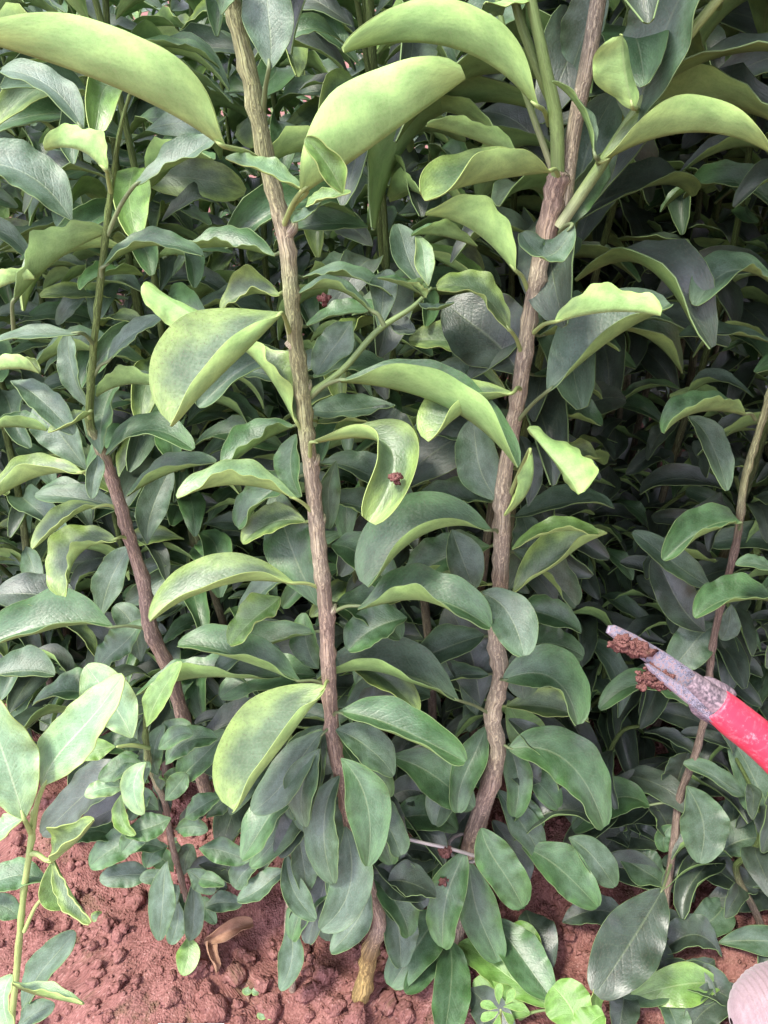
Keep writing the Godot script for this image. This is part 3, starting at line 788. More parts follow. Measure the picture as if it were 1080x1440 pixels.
func plant_left() -> void:
	var o := main_stem("citrus_seedling", "leaning citrus seedling on the left, red-brown stem below that turns into a thin green shoot", [
		[292, 1120, 0.705, 26, BROWN], [265, 1035, 0.655, 28, BROWN], [240, 950, 0.615, 29, BROWN], [212, 885, 0.585, 32, BROWN], [203, 825, 0.562, 29, BROWN], [182, 755, 0.535, 26, BROWN],
		[166, 700, 0.515, 27, BROWN], [150, 655, 0.500, 26, BROWN], [134, 615, 0.487, 20, OLIVE], [126, 590, 0.480, 18, GREEN], [131, 500, 0.455, 15, GREEN], [141, 400, 0.43, 15, GREEN],
		[151, 310, 0.41, 14, GREEN], [160, 240, 0.395, 11, GREEN], [172, 170, 0.38, 9, GREEN], [190, 110, 0.37, 6, GREEN]])
	lf(o, "dusty", 116, 182, 75, 110, -4, 80, 74, -0.01, -0.015, Vector3(0.1, 0.60, 0.78), 0.5, 0.5, Vector2(158, 250))
	lf(o, "yellowed", 150, 240, 130, 185, 62, 198, 88, -0.025, -0.03, Vector3(0.25, 0.85, -0.40), 1.2, 1.2, Vector2(156, 270), {"blunt": 0.6})
	lf(o, "dusty", 102, 308, 40, 232, -60, 210, 118, -0.015, -0.03, Vector3(0.05, 0.55, 0.83), 0.4, 0.5)
	lf(o, "mature", 18, 424, 60, 345, 150, 318, 108, -0.02, -0.02, Vector3(-0.15, 0.85, 0.45), 0.7, 1.2, Vector2(20, 470))
	lf(o, "mature", 144, 376, 205, 330, 284, 344, 72, -0.005, -0.01, Vector3(0.0, 0.72, 0.69), 0.5, 0.8, Vector2(143, 395))
	lf(o, "dusty", 112, 468, 50, 470, -20, 468, 50, -0.02, -0.03, Vector3(0.0, 0.75, 0.66), 0.4, 0.4, Vector2(132, 485))
	lf(o, "dusty", 188, 262, 250, 225, 302, 186, 80, -0.01, -0.01, Vector3(-0.25, 0.50, 0.83), 0.4, 0.7, Vector2(152, 330), {"wave": 0.14})
	lf(o, "dusty", 152, 508, 185, 465, 226, 442, 52, 0.0, 0.0, Vector3(-0.3, 0.55, 0.78), 0.4, 0.4, Vector2(131, 530))
	lf(o, "dusty", 124, 572, 96, 525, 96, 470, 50, 0.005, 0.0, Vector3(-0.3, 0.2, 0.93), 0.4, 0.9)
	lf(o, "mature", 140, 638, 140, 585, 165, 532, 74, -0.01, -0.01, Vector3(-0.25, 0.30, 0.92), 0.5, 0.9)
	lf(o, "mature", 148, 638, 205, 590, 274, 628, 80, -0.01, -0.02, Vector3(0.0, 0.68, 0.73), 0.5, 0.6)
	lf(o, "mature", 136, 556, 180, 505, 232, 545, 70, 0.005, -0.005, Vector3(0.05, 0.9, 0.1), 0.9, 1.2)
	lf(o, "yellowed", 128, 578, 118, 600, 66, 602, 44, -0.02, -0.03, Vector3(-0.05, 0.5, 0.85), 1.6, 0.4, Vector2(126, 590))
	lf(o, "dusty", 14, 536, 60, 555, 100, 605, 58, -0.01, -0.02, Vector3(0.2, 0.6, 0.77), 0.5, 0.5)
	lf(o, "yellowed", 116, 664, 55, 640, -20, 704, 86, -0.02, -0.03, Vector3(0.0, 0.72, 0.69), 1.3, 0.5, Vector2(146, 668))
	lf(o, "yellowed", 138, 712, 92, 708, 41, 768, 66, -0.01, -0.025, Vector3(-0.1, 0.6, 0.8), 1.6, 0.4, Vector2(168, 716))
	lf(o, "yellowed", 164, 757, 112, 768, 84, 838, 112, -0.015, -0.025, Vector3(-0.15, 0.45, 0.88), 1.6, 0.35, Vector2(184, 760), {"left": 0.6, "ease": 0.3, "blunt": 0.62, "peak": 0.55})
	lf(o, "mature", 157, 882, 75, 828, -40, 915, 128, -0.015, -0.03, Vector3(0.0, 0.72, 0.69), 1.1, 0.5, Vector2(204, 884), {"nv": 10})
	lf(o, "mature", 178, 697, 240, 640, 304, 648, 66, -0.01, -0.01, Vector3(0.0, 0.80, 0.6), 0.6, 1.0)
	lf(o, "dusty", 210, 765, 210, 700, 240, 660, 62, 0.01, 0.012, Vector3(0.3, 0.2, 0.9), 0.4, 0.6)
	lf(o, "dusty", 140, 870, 155, 810, 180, 770, 62, 0.02, 0.02, FACE, 0.4, 0.5)
	lf(o, "dusty", 120, 660, 80, 600, 48, 565, 76, 0.01, 0.01, Vector3(-0.2, 0.4, 0.9), 0.4, 0.4)
	lf(o, "dusty", 130, 745, 95, 680, 50, 690, 60, 0.012, 0.01, UP, 0.5, 0.5)
	lf(o, "shade", 110, 860, 60, 830, -10, 830, 90, 0.01, 0.0, UP, 0.4, 0.4)
	lf(o, "yellowed", -10, 405, 30, 385, 48, 390, 52, -0.02, -0.02, Vector3(0.0, 0.95, -0.1), 1.2, 1.3)
	lf(o, "yellowed", -14, 520, 30, 505, 56, 520, 56, -0.02, -0.02, Vector3(0.0, 0.95, -0.1), 1.2, 1.3)
	lf(o, "mature", -10, 600, 20, 590, 66, 605, 60, -0.01, -0.01, Vector3(0.0, 0.85, 0.4), 1.2, 1.3)
	lf(o, "dusty", 135, 640, 137, 665, 128, 700, 34, -0.025, -0.03, Vector3(0.3, 0.4, 0.8), 0.6, 0.6)
	lf(o, "dusty", 170, 715, 120, 700, 46, 690, 54, 0.0, -0.005, Vector3(0.0, 0.7, 0.7), 0.5, 0.5)
	lf(o, "mature", 200, 870, 170, 910, 130, 940, 70, 0.03, 0.03, Vector3(-0.2, 0.5, 0.85), 0.5, 0.5)
	lf(o, "dusty", 200, 930, 190, 880, 160, 850, 60, 0.03, 0.03, FACE, 0.5, 0.4)
	lf(o, "dusty", -20, 950, 30, 935, 75, 945, 90, 0.0, 0.0, UP, 0.7, 1.0)
	lf(o, "mature", 150, 1000, 110, 960, 40, 980, 80, 0.0, 0.0, UP, 0.7, 0.6)
	lf(o, "mature", 300, 940, 350, 930, 400, 990, 90, -0.02, -0.02, UP, 0.5, 0.8)
	lf(o, "deep", 280, 1045, 330, 1000, 400, 1040, 80, 0.0, 0.0, UP, 0.5, 0.6)
	lf(o, "deep", 250, 1010, 290, 1060, 345, 1090, 80, 0.01, 0.01, FACE, 0.5, 0.6)

func plant_low() -> void:
	var o := main_stem("citrus_seedling", "low bushy seedling with small oval leaves and a fresh bright tip over the bare soil", [
		[268, 1290, 0.690, 12, BROWN], [255, 1235, 0.665, 12, BROWN], [240, 1180, 0.640, 13, BROWN], [232, 1130, 0.615, 13, BROWN], [212, 1080, 0.585, 15, OLIVE], [205, 1035, 0.565, 13, GREEN], [206, 990, 0.55, 7, GREEN]])
	shoot(o, "branch", [[210, 1052, 0.57, 9, GREEN], [188, 1048, 0.56, 8, LIGHT], [165, 1050, 0.55, 5, LIGHT]])
	lf(o, "bright", 206, 1022, 222, 980, 246, 930, 52, -0.03, -0.04, Vector3(-0.3, 0.35, 0.88), 0.4, 0.3)
	lf(o, "pale", 184, 1038, 162, 985, 118, 938, 92, -0.015, -0.02, Vector3(-0.05, 0.40, 0.91), 0.3, 0.4)
	lf(o, "bright", 162, 1050, 132, 1050, 104, 1070, 40, -0.02, -0.03, Vector3(0.1, 0.5, 0.85), 0.3, 0.3)
	lf(o, "pale", 205, 1072, 180, 1100, 196, 1148, 50, -0.035, -0.045, Vector3(-0.1, 0.40, 0.91), 0.5, 0.4)
	lf(o, "pale", 174, 1108, 148, 1106, 118, 1116, 38, -0.02, -0.03, Vector3(0.1, 0.55, 0.82), 0.3, 0.3)
	lf(o, "bright", 168, 1118, 170, 1150, 184, 1178, 36, -0.01, -0.02, Vector3(-0.4, 0.4, 0.82), 0.5, 0.9)
	lf(o, "mature", 232, 1074, 262, 1040, 302, 1030, 54, -0.02, -0.02, Vector3(-0.1, 0.6, 0.8), 0.4, 0.5)
	lf(o, "mature", 248, 1108, 275, 1070, 310, 1030, 62, -0.015, -0.02, Vector3(-0.2, 0.5, 0.84), 0.5, 0.5)
	lf(o, "mature", 222, 1090, 210, 1060, 228, 1020, 40, -0.01, -0.01, FACE, 0.4, 0.4)
	lf(o, "mature", 260, 1150, 280, 1135, 304, 1118, 46, -0.02, -0.025, Vector3(-0.1, 0.6, 0.8), 0.3, 0.4)
	lf(o, "mature", 232, 1125, 250, 1105, 262, 1088, 42, -0.03, -0.035, Vector3(0.1, 0.6, 0.8), 0.4, 0.4)
	lf(o, "mature", 246, 1165, 270, 1160, 288, 1170, 36, -0.02, -0.03, FACE, 0.4, 0.4)
	lf(o, "dusty", 216, 1232, 178, 1228, 139, 1236, 46, -0.01, -0.02, Vector3(0.0, 0.55, 0.83), 0.3, 0.3)
	lf(o, "dusty", 238, 1212, 222, 1262, 226, 1326, 50, -0.03, -0.04, Vector3(-0.1, 0.5, 0.86), 0.3, 0.3)
	lf(o, "mature", 280, 1192, 312, 1200, 352, 1204, 46, -0.02, -0.025, Vector3(0.0, 0.6, 0.8), 0.3, 0.3)
	lf(o, "dusty", 286, 1276, 312, 1268, 340, 1270, 38, -0.01, -0.015, UP, 0.4, 0.4)
	lf(o, "dusty", 270, 1240, 276, 1285, 268, 1325, 40, -0.02, -0.025, Vector3(0.2, 0.5, 0.84), 0.5, 0.5)
	lf(o, "dusty", 250, 1265, 250, 1300, 240, 1330, 38, -0.005, -0.01, FACE, 0.5, 0.5)
	lf(o, "mature", 170, 1180, 130, 1160, 82, 1190, 60, 0.01, 0.0, UP, 0.4, 0.4)
	lf(o, "mature", 205, 1170, 160, 1190, 122, 1218, 62, 0.005, 0.0, Vector3(-0.1, 0.5, 0.85), 0.3, 0.3)
	lf(o, "mature", 205, 1150, 190, 1180, 172, 1200, 46, -0.015, -0.02, FACE, 0.4, 0.3)
	lf(o, "mature", 236, 1190, 215, 1195, 206, 1220, 40, -0.01, -0.02, FACE, 0.4, 0.4)
	lf(o, "mature", 240, 1150, 212, 1165, 175, 1172, 50, -0.02, -0.03, Vector3(0.0, 0.6, 0.8), 0.3, 0.4)
	lf(o, "dusty", 290, 1258, 300, 1240, 316, 1234, 34, -0.01, -0.01, UP, 0.4, 0.4)
	lf(o, "dusty", 262, 1225, 285, 1235, 300, 1258, 36, -0.02, -0.02, FACE, 0.4, 0.4)
	lf(o, "shade", 190, 1090, 130, 1100, 50, 1172, 84, 0.02, 0.03, Vector3(-0.3, 0.5, 0.8), 0.4, 0.4)
	lf(o, "deep", 200, 1110, 150, 1140, 95, 1165, 60, 0.03, 0.03, UP, 0.4, 0.4)
	lf(o, "mature", 290, 1150, 320, 1120, 345, 1110, 56, 0.01, 0.01, UP, 0.4, 0.4)
	lf(o, "shade", 280, 1215, 320, 1225, 350, 1235, 44, 0.0, 0.0, UP, 0.4, 0.4)
	rng.seed = 44
	for k in 34:
		var y := rng.randf_range(1040, 1285)
		var x := lerpf(206, 268, (y - 1035) / 255.0)
		var a := rng.randf_range(-PI, PI)
		var long := rng.randf_range(38, 66)
		var bx := x + cos(a) * 14.0
		var by := y + sin(a) * 9.0
		var back := rng.randf_range(-0.025, 0.03)
		lf(o, ["mature", "dusty", "mature", "deep"][k % 4], bx, by, bx + cos(a) * long * 0.5, by + sin(a) * long * 0.4 - 4.0, bx + cos(a) * long, by + sin(a) * long * 0.75 + 8.0, long * 0.62, back, back - 0.01, Vector3(cos(a) * 0.3, 0.55, 0.8), 0.35, 0.35, Vector2.ZERO, {"nu": 20, "nv": 5})

func plant_near() -> void:
	var o := main_stem("citrus_seedling", "young pale green shoot close by in the bottom left corner, lit brightest of all", [
		[-40, 1900, 0.45, 22, OLIVE], [0, 1560, 0.40, 16, GREEN], [20, 1400, 0.378, 14, LIGHT], [32, 1270, 0.362, 13, LIGHT], [44, 1180, 0.352, 14, LIGHT], [48, 1140, 0.348, 12, LIGHT]], "shoot")
	lf(o, "pale", 60, 1108, 96, 1042, 168, 948, 108, -0.005, -0.01, Vector3(-0.15, 0.42, 0.90), 0.15, 0.25, Vector2(46, 1165), {"nv": 10, "rim": 0.0003})
	lf(o, "pale", 34, 1152, 12, 1080, -30, 975, 116, -0.01, -0.02, Vector3(0.05, 0.50, 0.86), 0.3, 0.2, Vector2(44, 1172), {"nv": 10, "rim": 0.0003})
	lf(o, "pale", 34, 1150, 8, 1160, -30, 1190, 50, -0.01, -0.01, UP, 0.4, 0.3)
	lf(o, "yellowed", 66, 1210, 108, 1215, 124, 1148, 90, -0.01, -0.02, Vector3(-0.85, 0.3, 0.4), 1.2, 0.6, Vector2(44, 1200), {"blunt": 0.9})
	lf(o, "yellowed", 74, 1212, 100, 1265, 122, 1300, 46, -0.015, -0.025, Vector3(-0.5, 0.2, 0.5), 1.0, 1.3, Vector2.ZERO, {"blunt": 0.7})
	lf(o, "bright", 70, 1215, 70, 1255, 95, 1272, 52, 0.0, 0.0, Vector3(0.3, 0.5, 0.8), 0.5, 0.5)
	lf(o, "mature", 66, 1238, 20, 1222, -40, 1260, 60, 0.005, 0.0, Vector3(0.0, 0.7, 0.7), 0.5, 0.3)
	lf(o, "mature", 30, 1290, 10, 1270, -40, 1275, 44, 0.0, 0.0, Vector3(0.0, 0.6, 0.8), 0.3, 0.3)
	lf(o, "dusty", 30, 1420, 58, 1370, 100, 1308, 66, 0.02, 0.02, Vector3(-0.4, 0.5, 0.76), 0.4, 0.5)
	lf(o, "pale", 18, 1380, 60, 1402, 118, 1398, 44, -0.02, -0.03, Vector3(0.0, 0.9, -0.2), 0.9, 0.9)
	lf(o, "pale", 16, 1370, 0, 1400, 14, 1460, 70, -0.03, -0.04, Vector3(-0.3, 0.4, 0.85), 0.6, 0.5)
	lf(o, "dusty", 25, 1440, 45, 1430, 70, 1410, 46, 0.01, 0.01, Vector3(-0.4, 0.5, 0.76), 0.4, 0.4)
	shoot(o, "branch", [[34, 1310, 0.365, 8, LIGHT], [50, 1275, 0.36, 7, LIGHT], [66, 1258, 0.355, 5, LIGHT]])

func dress_stem(o: Node3D, y0: float, y1: float, count: int, sd: int) -> void:
	# ordinary leaves to both sides of the middle of the stem, most of them behind it
	rng.seed = sd
	for k in count:
		var y := lerpf(y0, y1, (k + rng.randf()) / count)
		var r: Array = stems[o]
		var x: float = r[0][0]
		for i in r.size() - 1:
			if y <= r[i][1] and y >= r[i + 1][1]:
				x = lerpf(r[i][0], r[i + 1][0], (r[i][1] - y) / maxf(r[i][1] - r[i + 1][1], 1.0))
		var side := 1.0 if k % 2 else -1.0
		var long := rng.randf_range(105, 165)
		var fall := rng.randf_range(-40, 80)
		var back := rng.randf_range(0.02, 0.07)
		var near := rng.randf_range(0.3, 1.4)
		var far := rng.randf_range(0.3, 0.7)
		lf(o, ["mature", "dusty", "yellowed", "mature", "dusty"][k % 5], x + side * 16.0, y, x + side * long * 0.55, y + fall * 0.3 - 18.0, x + side * long, y + fall, rng.randf_range(62, 96), back, back - rng.randf_range(-0.02, 0.03), Vector3(side * rng.randf_range(-0.3, 0.3), rng.randf_range(0.45, 0.85), rng.randf_range(0.4, 0.8)), far if side < 0.0 else near, near if side < 0.0 else far, Vector2(x, y + 6.0))

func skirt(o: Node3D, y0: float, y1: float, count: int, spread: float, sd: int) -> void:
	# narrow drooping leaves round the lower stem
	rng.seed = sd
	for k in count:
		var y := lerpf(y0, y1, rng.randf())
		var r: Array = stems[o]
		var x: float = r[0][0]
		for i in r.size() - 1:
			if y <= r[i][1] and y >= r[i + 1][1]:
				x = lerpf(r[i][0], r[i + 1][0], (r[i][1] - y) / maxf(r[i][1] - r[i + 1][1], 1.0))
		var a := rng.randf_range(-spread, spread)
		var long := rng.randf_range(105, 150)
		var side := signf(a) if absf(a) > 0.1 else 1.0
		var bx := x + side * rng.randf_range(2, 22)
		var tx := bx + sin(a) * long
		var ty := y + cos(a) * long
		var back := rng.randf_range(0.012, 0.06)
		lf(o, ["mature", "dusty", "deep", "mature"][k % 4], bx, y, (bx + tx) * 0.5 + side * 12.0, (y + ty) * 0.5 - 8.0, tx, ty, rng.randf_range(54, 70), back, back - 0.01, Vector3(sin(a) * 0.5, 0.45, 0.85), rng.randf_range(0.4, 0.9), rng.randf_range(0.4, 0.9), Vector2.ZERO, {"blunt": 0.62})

# ------------------------------------------------------------------ the rows behind
func make_shapes() -> void:
	for k in 18:
		var length := 1.0
		var arch := rng.randf_range(0.06, 0.22)
		var w := rng.randf_range(0.31, 0.42)
		var f0 := rng.randf_range(0.2, 1.1)
		var f1 := rng.randf_range(0.2, 1.1)
		leaf_shapes.append(blade(Vector3.ZERO, Vector3(rng.randf_range(-0.05, 0.05), arch, -0.5) * 0.08, Vector3(0, -arch * 0.3, -length) * 0.08, Vector3.UP, Vector3(rng.randf_range(-0.4, 0.4), 1, 0), w * 0.08, f0, f1,
			{"nu": 14, "nv": 4, "seed": 100 + k, "peak": rng.randf_range(0.46, 0.56), "blunt": rng.randf_range(0.7, 0.95), "thick": 0.0006, "wave": rng.randf_range(0.06, 0.18), "life": 1.3}))

func seedling_model(height: float, shade: bool, low: float, gap := 0.008, big := 0.86) -> Node3D:
	var o := Node3D.new()
	o.name = "citrus_seedling"
	var k := []
	var lean := Vector3(rng.randf_range(-0.08, 0.08), 0, rng.randf_range(-0.05, 0.08))
	for i in 8:
		var f := i / 7.0
		var p := Vector3(lean.x * f + 0.012 * sin(f * 9.0 + lean.x * 80.0), height * f, lean.z * f + 0.01 * cos(f * 8.0))
		k.append([p, lerpf(0.0040, 0.0016, f), (BROWN * 0.55).lerp(GREEN * 0.8, smoothstep(0.15, 0.45, f))])
	var s := smooth_path(k, 3)
	piece("stem", tube(s[0], s[1], s[2], 8, 0.085, 0.1, 5), mats["bark"], o)
	var y := low
	var a := rng.randf() * TAU
	while y < height - 0.005:
		var f := y / height
		var j := clampi(int(f * 21.0), 0, 20)
		var at: Vector3 = (s[0][j] as Vector3).lerp(s[0][j + 1], f * 21.0 - j)
		a += 2.4 + rng.randf_range(-0.5, 0.5)
		var len := big * rng.randf_range(0.65, 1.25) * lerpf(1.0, 0.75, smoothstep(0.8, 1.0, f))
		var dir := Vector3(cos(a), rng.randf_range(-0.35, 0.45) + 0.35 * smoothstep(0.7, 1.0, f), sin(a)).normalized()
		var side := Vector3.UP.cross(-dir).normalized()
		var bas := Basis(side, (-dir).cross(side).normalized(), -dir).rotated(dir, rng.randf_range(-0.6, 0.6))
		var q := piece("leaf", leaf_shapes[rng.randi() % leaf_shapes.size()], null, o, at + dir * 0.012)
		q.basis = bas.scaled_local(Vector3.ONE * len)
		var pick := rng.randf()
		var kind := "mature"
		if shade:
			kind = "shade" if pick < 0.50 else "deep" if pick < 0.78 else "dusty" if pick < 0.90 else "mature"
		else:
			kind = "mature" if pick < 0.42 else "dusty" if pick < 0.72 else "yellowed" if pick < 0.87 else "bright" if pick < 0.90 else "shade"
		dress(q, kind)
		var st := [[at, 0.0012, GREEN], [at + dir * 0.013, 0.0009, GREEN]]
		y += gap * rng.randf_range(0.6, 1.4)
	return o

func place(models: Array, x: float, z: float, size: float, label: String, group: String) -> void:
	var c: Node3D = models[rng.randi() % models.size()].duplicate()
	c.name = numbered("citrus_seedling")
	add_child(c, true)
	c.position = Vector3(x, 0.0, z)
	c.rotation.y = rng.randf() * TAU
	c.scale = Vector3.ONE * size
	tag(c, label, "seedling", group)

func rows_behind() -> void:
	rng.seed = 77
	make_shapes()
	var light := []
	var dark := []
	var small := []
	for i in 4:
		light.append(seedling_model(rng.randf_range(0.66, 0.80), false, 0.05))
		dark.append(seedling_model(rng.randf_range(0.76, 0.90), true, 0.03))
	for i in 3:
		small.append(seedling_model(rng.randf_range(0.26, 0.36), true, 0.02, 0.007, 0.8))
	var tall := []  # models of the plants added to shade the right side
	for i in 2:
		tall.append(seedling_model(1.12 + 0.08 * i, true, 0.35, 0.016, 1.3))
	# distance from the eye along the ground, how far the row reaches to each side, spacing
	for row in [[0.55, 0.42, 0.10], [0.64, 0.47, 0.10], [0.74, 0.52, 0.10], [0.85, 0.57, 0.105], [0.97, 0.62, 0.11], [1.10, 0.68, 0.115], [1.26, 0.76, 0.12], [1.5, 0.9, 0.13], [1.75, 1.0, 0.14], [2.05, 1.15, 0.15]]:
		var x: float = -row[1]
		while x < row[1]:
			var px := x + rng.randf_range(-0.03, 0.03)
			var pz: float = -row[0] + rng.randf_range(-0.03, 0.03)
			# the first row leaves a gap on the right, where one looks into the dark between the plants
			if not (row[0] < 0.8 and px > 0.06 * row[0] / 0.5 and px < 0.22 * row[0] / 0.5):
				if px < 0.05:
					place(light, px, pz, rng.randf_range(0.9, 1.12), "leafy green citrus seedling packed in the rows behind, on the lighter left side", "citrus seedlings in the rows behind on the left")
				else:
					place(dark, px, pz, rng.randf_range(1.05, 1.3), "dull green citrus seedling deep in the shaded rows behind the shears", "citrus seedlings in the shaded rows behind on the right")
			x += row[2]
	# low young plants fill the floor between the stems
	for k in 34:
		var px := rng.randf_range(-0.40, 0.44)
		var pz := rng.randf_range(-0.78, -0.50)
		place(small, px, pz, rng.randf_range(0.8, 1.15), "low dark citrus seedling growing between the stems of the taller ones", "low seedlings between the stems")
	var low := []
	for i in 3:
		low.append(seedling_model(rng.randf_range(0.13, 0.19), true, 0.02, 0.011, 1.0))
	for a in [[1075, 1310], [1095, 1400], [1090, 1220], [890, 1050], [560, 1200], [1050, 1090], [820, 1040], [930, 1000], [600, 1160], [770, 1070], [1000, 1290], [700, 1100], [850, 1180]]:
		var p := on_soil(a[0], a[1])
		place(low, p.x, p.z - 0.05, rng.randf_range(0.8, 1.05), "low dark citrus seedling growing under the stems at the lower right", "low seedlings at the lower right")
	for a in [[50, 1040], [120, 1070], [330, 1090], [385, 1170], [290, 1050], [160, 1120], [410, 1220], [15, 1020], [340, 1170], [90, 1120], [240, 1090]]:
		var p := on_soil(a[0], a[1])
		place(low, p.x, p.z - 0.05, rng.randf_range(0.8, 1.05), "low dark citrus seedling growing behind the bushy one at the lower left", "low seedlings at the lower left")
	# tall plants added past the right edge, to shade what lies behind
	for k in 12:
		place(tall, 0.37 + 0.05 * k + 0.03 * (k % 2), -0.22 - 0.11 * (k % 4), 1.3, "tall dull green citrus seedling added past the right edge to shade the gap", "added seedlings past the right edge")
	# unseen plants added behind the viewer on that side, to block the frontal sky
	for k in 16:
		place(tall, 0.10 + 0.07 * k, 0.32 + 0.14 * (k % 3), 1.45, "unseen tall citrus seedling added behind the viewer to shade the right", "unseen seedlings added behind the viewer")
	# added bare-stemmed plants on the right; crowns above the view keep the light out
	for k in 36:
		place(tall, 0.08 + 0.62 * rng.randf(), -0.52 - 0.85 * rng.randf(), rng.randf_range(0.95, 1.1), "tall bare-stemmed citrus seedling added so that its crown shades the gap on the right", "added tall seedlings over the dark gap")
	for m in light + dark + small + tall + low:
		m.free()

# ------------------------------------------------------------------ ground and small things
func soil_height(x: float, z: float) -> float:
	var near := exp(-(x * x + (z + 0.4) * (z + 0.4)) * 1.2)
	return (noise_a.get_noise_2d(x * 420.0, z * 420.0) * 0.016 + noise_b.get_noise_2d(x * 520.0, z * 520.0) * 0.007 + noise_c.get_noise_2d(x * 420.0, z * 420.0) * 0.0035 * near) * minf(1.0, near + 0.3)

func ground() -> Node3D:
	var xs := []
	var zs := []
	var q := -0.62
	while q <= 0.62:
		xs.append(q)
		q += 0.006
	for e in [0.7, 0.9, 1.3, 2.0, 4.0, 9.0, 20.0, 45.0]:
		xs.append(e)
		xs.push_front(-e)
	q = -0.95
	while q <= 0.05:
		zs.append(q)
		q += 0.006
	for e in [0.2, 0.5, 1.2, 3.0, 8.0, 20.0, 45.0]:
		zs.append(e)
	for e in [-1.05, -1.3, -1.8, -2.6, -4.5, -9.0, -20.0, -45.0]:
		zs.push_front(e)
	var v := PackedVector3Array()
	var n := PackedVector3Array()
	var uv := PackedVector2Array()
	var ix := PackedInt32Array()
	for z in zs:
		for x in xs:
			v.append(Vector3(x, soil_height(x, z), z))
			uv.append(Vector2(x, z))
	var w := xs.size()
	n.resize(v.size())
	for j in zs.size():
		for i in w:
			var du := v[j * w + mini(i + 1, w - 1)] - v[j * w + maxi(i - 1, 0)]
			var dv := v[mini(j + 1, zs.size() - 1) * w + i] - v[maxi(j - 1, 0) * w + i]
			n[j * w + i] = dv.cross(du).normalized()
	for j in zs.size() - 1:
		for i in w - 1:
			var k := j * w + i
			ix.append_array([k, k + 1, k + w, k + 1, k + w + 1, k + w])
	var mesh := ArrayMesh.new()
	mesh.add_surface_from_arrays(Mesh.PRIMITIVE_TRIANGLES, sheet(v, n, uv, ix))
	var o := piece("ground", mesh, mats["soil"], self)
	o.set_meta("kind", "structure")
	return o

func lump(r: float, sd: int, rough := 0.45, rings := 7) -> ArrayMesh:
	var st := SurfaceTool.new()
	st.begin(Mesh.PRIMITIVE_TRIANGLES)
	st.set_smooth_group(0)
	var segs := rings * 2
	var at := func(i: int, j: int) -> Vector3:
		var a := PI * i / rings
		var b := TAU * (j % segs) / segs
		var d := Vector3(sin(a) * cos(b), cos(a), sin(a) * sin(b))
		var q := 1.0 + rough * noise_b.get_noise_3d(d.x * 14.0 + sd * 31.0, d.y * 14.0, d.z * 14.0) * 1.6 + rough * 0.5 * noise_c.get_noise_3d(d.x * 9.0 + sd, d.y * 9.0, d.z * 9.0)
		return d * r * q
	for i in rings:
		for j in segs:
			for p in [[i, j], [i, j + 1], [i + 1, j + 1], [i, j], [i + 1, j + 1], [i + 1, j]]:
				st.set_uv(Vector2(p[1], p[0]) / segs)
				st.add_vertex(at.call(p[0], p[1]))
	st.generate_normals()
	return st.commit()

func on_soil(x: float, y: float) -> Vector3:
	# where the line of sight through a point of the picture meets the soil
	var d := (spot(x, y, 1.0) - eye.origin).normalized()
	var p := eye.origin + d * (eye.origin.y / -d.y)
	for i in 4:
		p = eye.origin + d * ((eye.origin.y - soil_height(p.x, p.z)) / -d.y)
	return p

func clods(g: Node3D) -> void:
	rng.seed = 5
	var kinds := []
	for i in 8:
		kinds.append(lump(1.0, i + 1, 0.5, 8))
	var named := [[455, 1375, 0.016], [430, 1400, 0.013], [330, 1375, 0.014], [290, 1400, 0.012], [380, 1420, 0.016], [240, 1405, 0.011], [545, 1410, 0.012], [570, 1425, 0.014], [350, 1350, 0.010], [150, 1300, 0.012],
		[100, 1275, 0.011], [190, 1270, 0.012], [60, 1300, 0.010], [275, 1360, 0.012], [300, 1425, 0.016], [420, 1340, 0.012], [470, 1415, 0.013], [370, 1385, 0.011], [30, 1110, 0.014], [80, 1130, 0.012], [15, 1145, 0.011],
		[500, 1430, 0.012], [870, 1230, 0.014], [905, 1190, 0.016], [985, 1270, 0.014], [860, 1290, 0.012], [1000, 1230, 0.012], [640, 1420, 0.012], [560, 1240, 0.012], [535, 1215, 0.012], [900, 1250, 0.012]]
	for a in named:
		var q := piece("soil_clod", kinds[rng.randi() % 8], mats["soil"], g, on_soil(a[0], a[1]) + Vector3(0, a[2] * 0.25, 0))
		q.scale = Vector3(rng.randf_range(0.8, 1.3), rng.randf_range(0.6, 0.9), rng.randf_range(0.8, 1.3)) * a[2] * 0.6
		q.rotation.y = rng.randf() * TAU
	var mm := MultiMesh.new()
	mm.transform_format = MultiMesh.TRANSFORM_3D
	mm.mesh = lump(1.0, 40, 0.55, 5)
	mm.instance_count = 9000
	for i in 9000:
		var x := rng.randf_range(-0.42, 0.42)
		var z := rng.randf_range(-0.85, -0.2)
		var s := 0.0008 + 0.0044 * pow(rng.randf(), 4.0)
		var b := Basis.from_euler(Vector3(rng.randf() * TAU, rng.randf() * TAU, rng.randf() * TAU)).scaled(Vector3.ONE * s)
		mm.set_instance_transform(i, Transform3D(b, Vector3(x, soil_height(x, z) + s * 0.3, z)))
	var o := MultiMeshInstance3D.new()
	o.name = "soil_crumbs"
	o.multimesh = mm
	o.material_override = mats["soil"]
	o.set_meta("kind", "stuff")
	g.add_child(o, true)

func small_leaf(called: String, label: String, category: String, kind: String, x: float, y: float, pts: Array, w: float, n: Vector3, al: float, ar: float, opt := {}) -> MeshInstance3D:
	# a single leaf that lies on the soil; points are in metres from its base
	opt["seed"] = int(x)
	var q := piece(called, blade(pts[0], pts[1], pts[2], n, n, w, al, ar, opt), null, self, on_soil(x, y))
	dress(q, kind)
	tag(q, label, category)
	return q

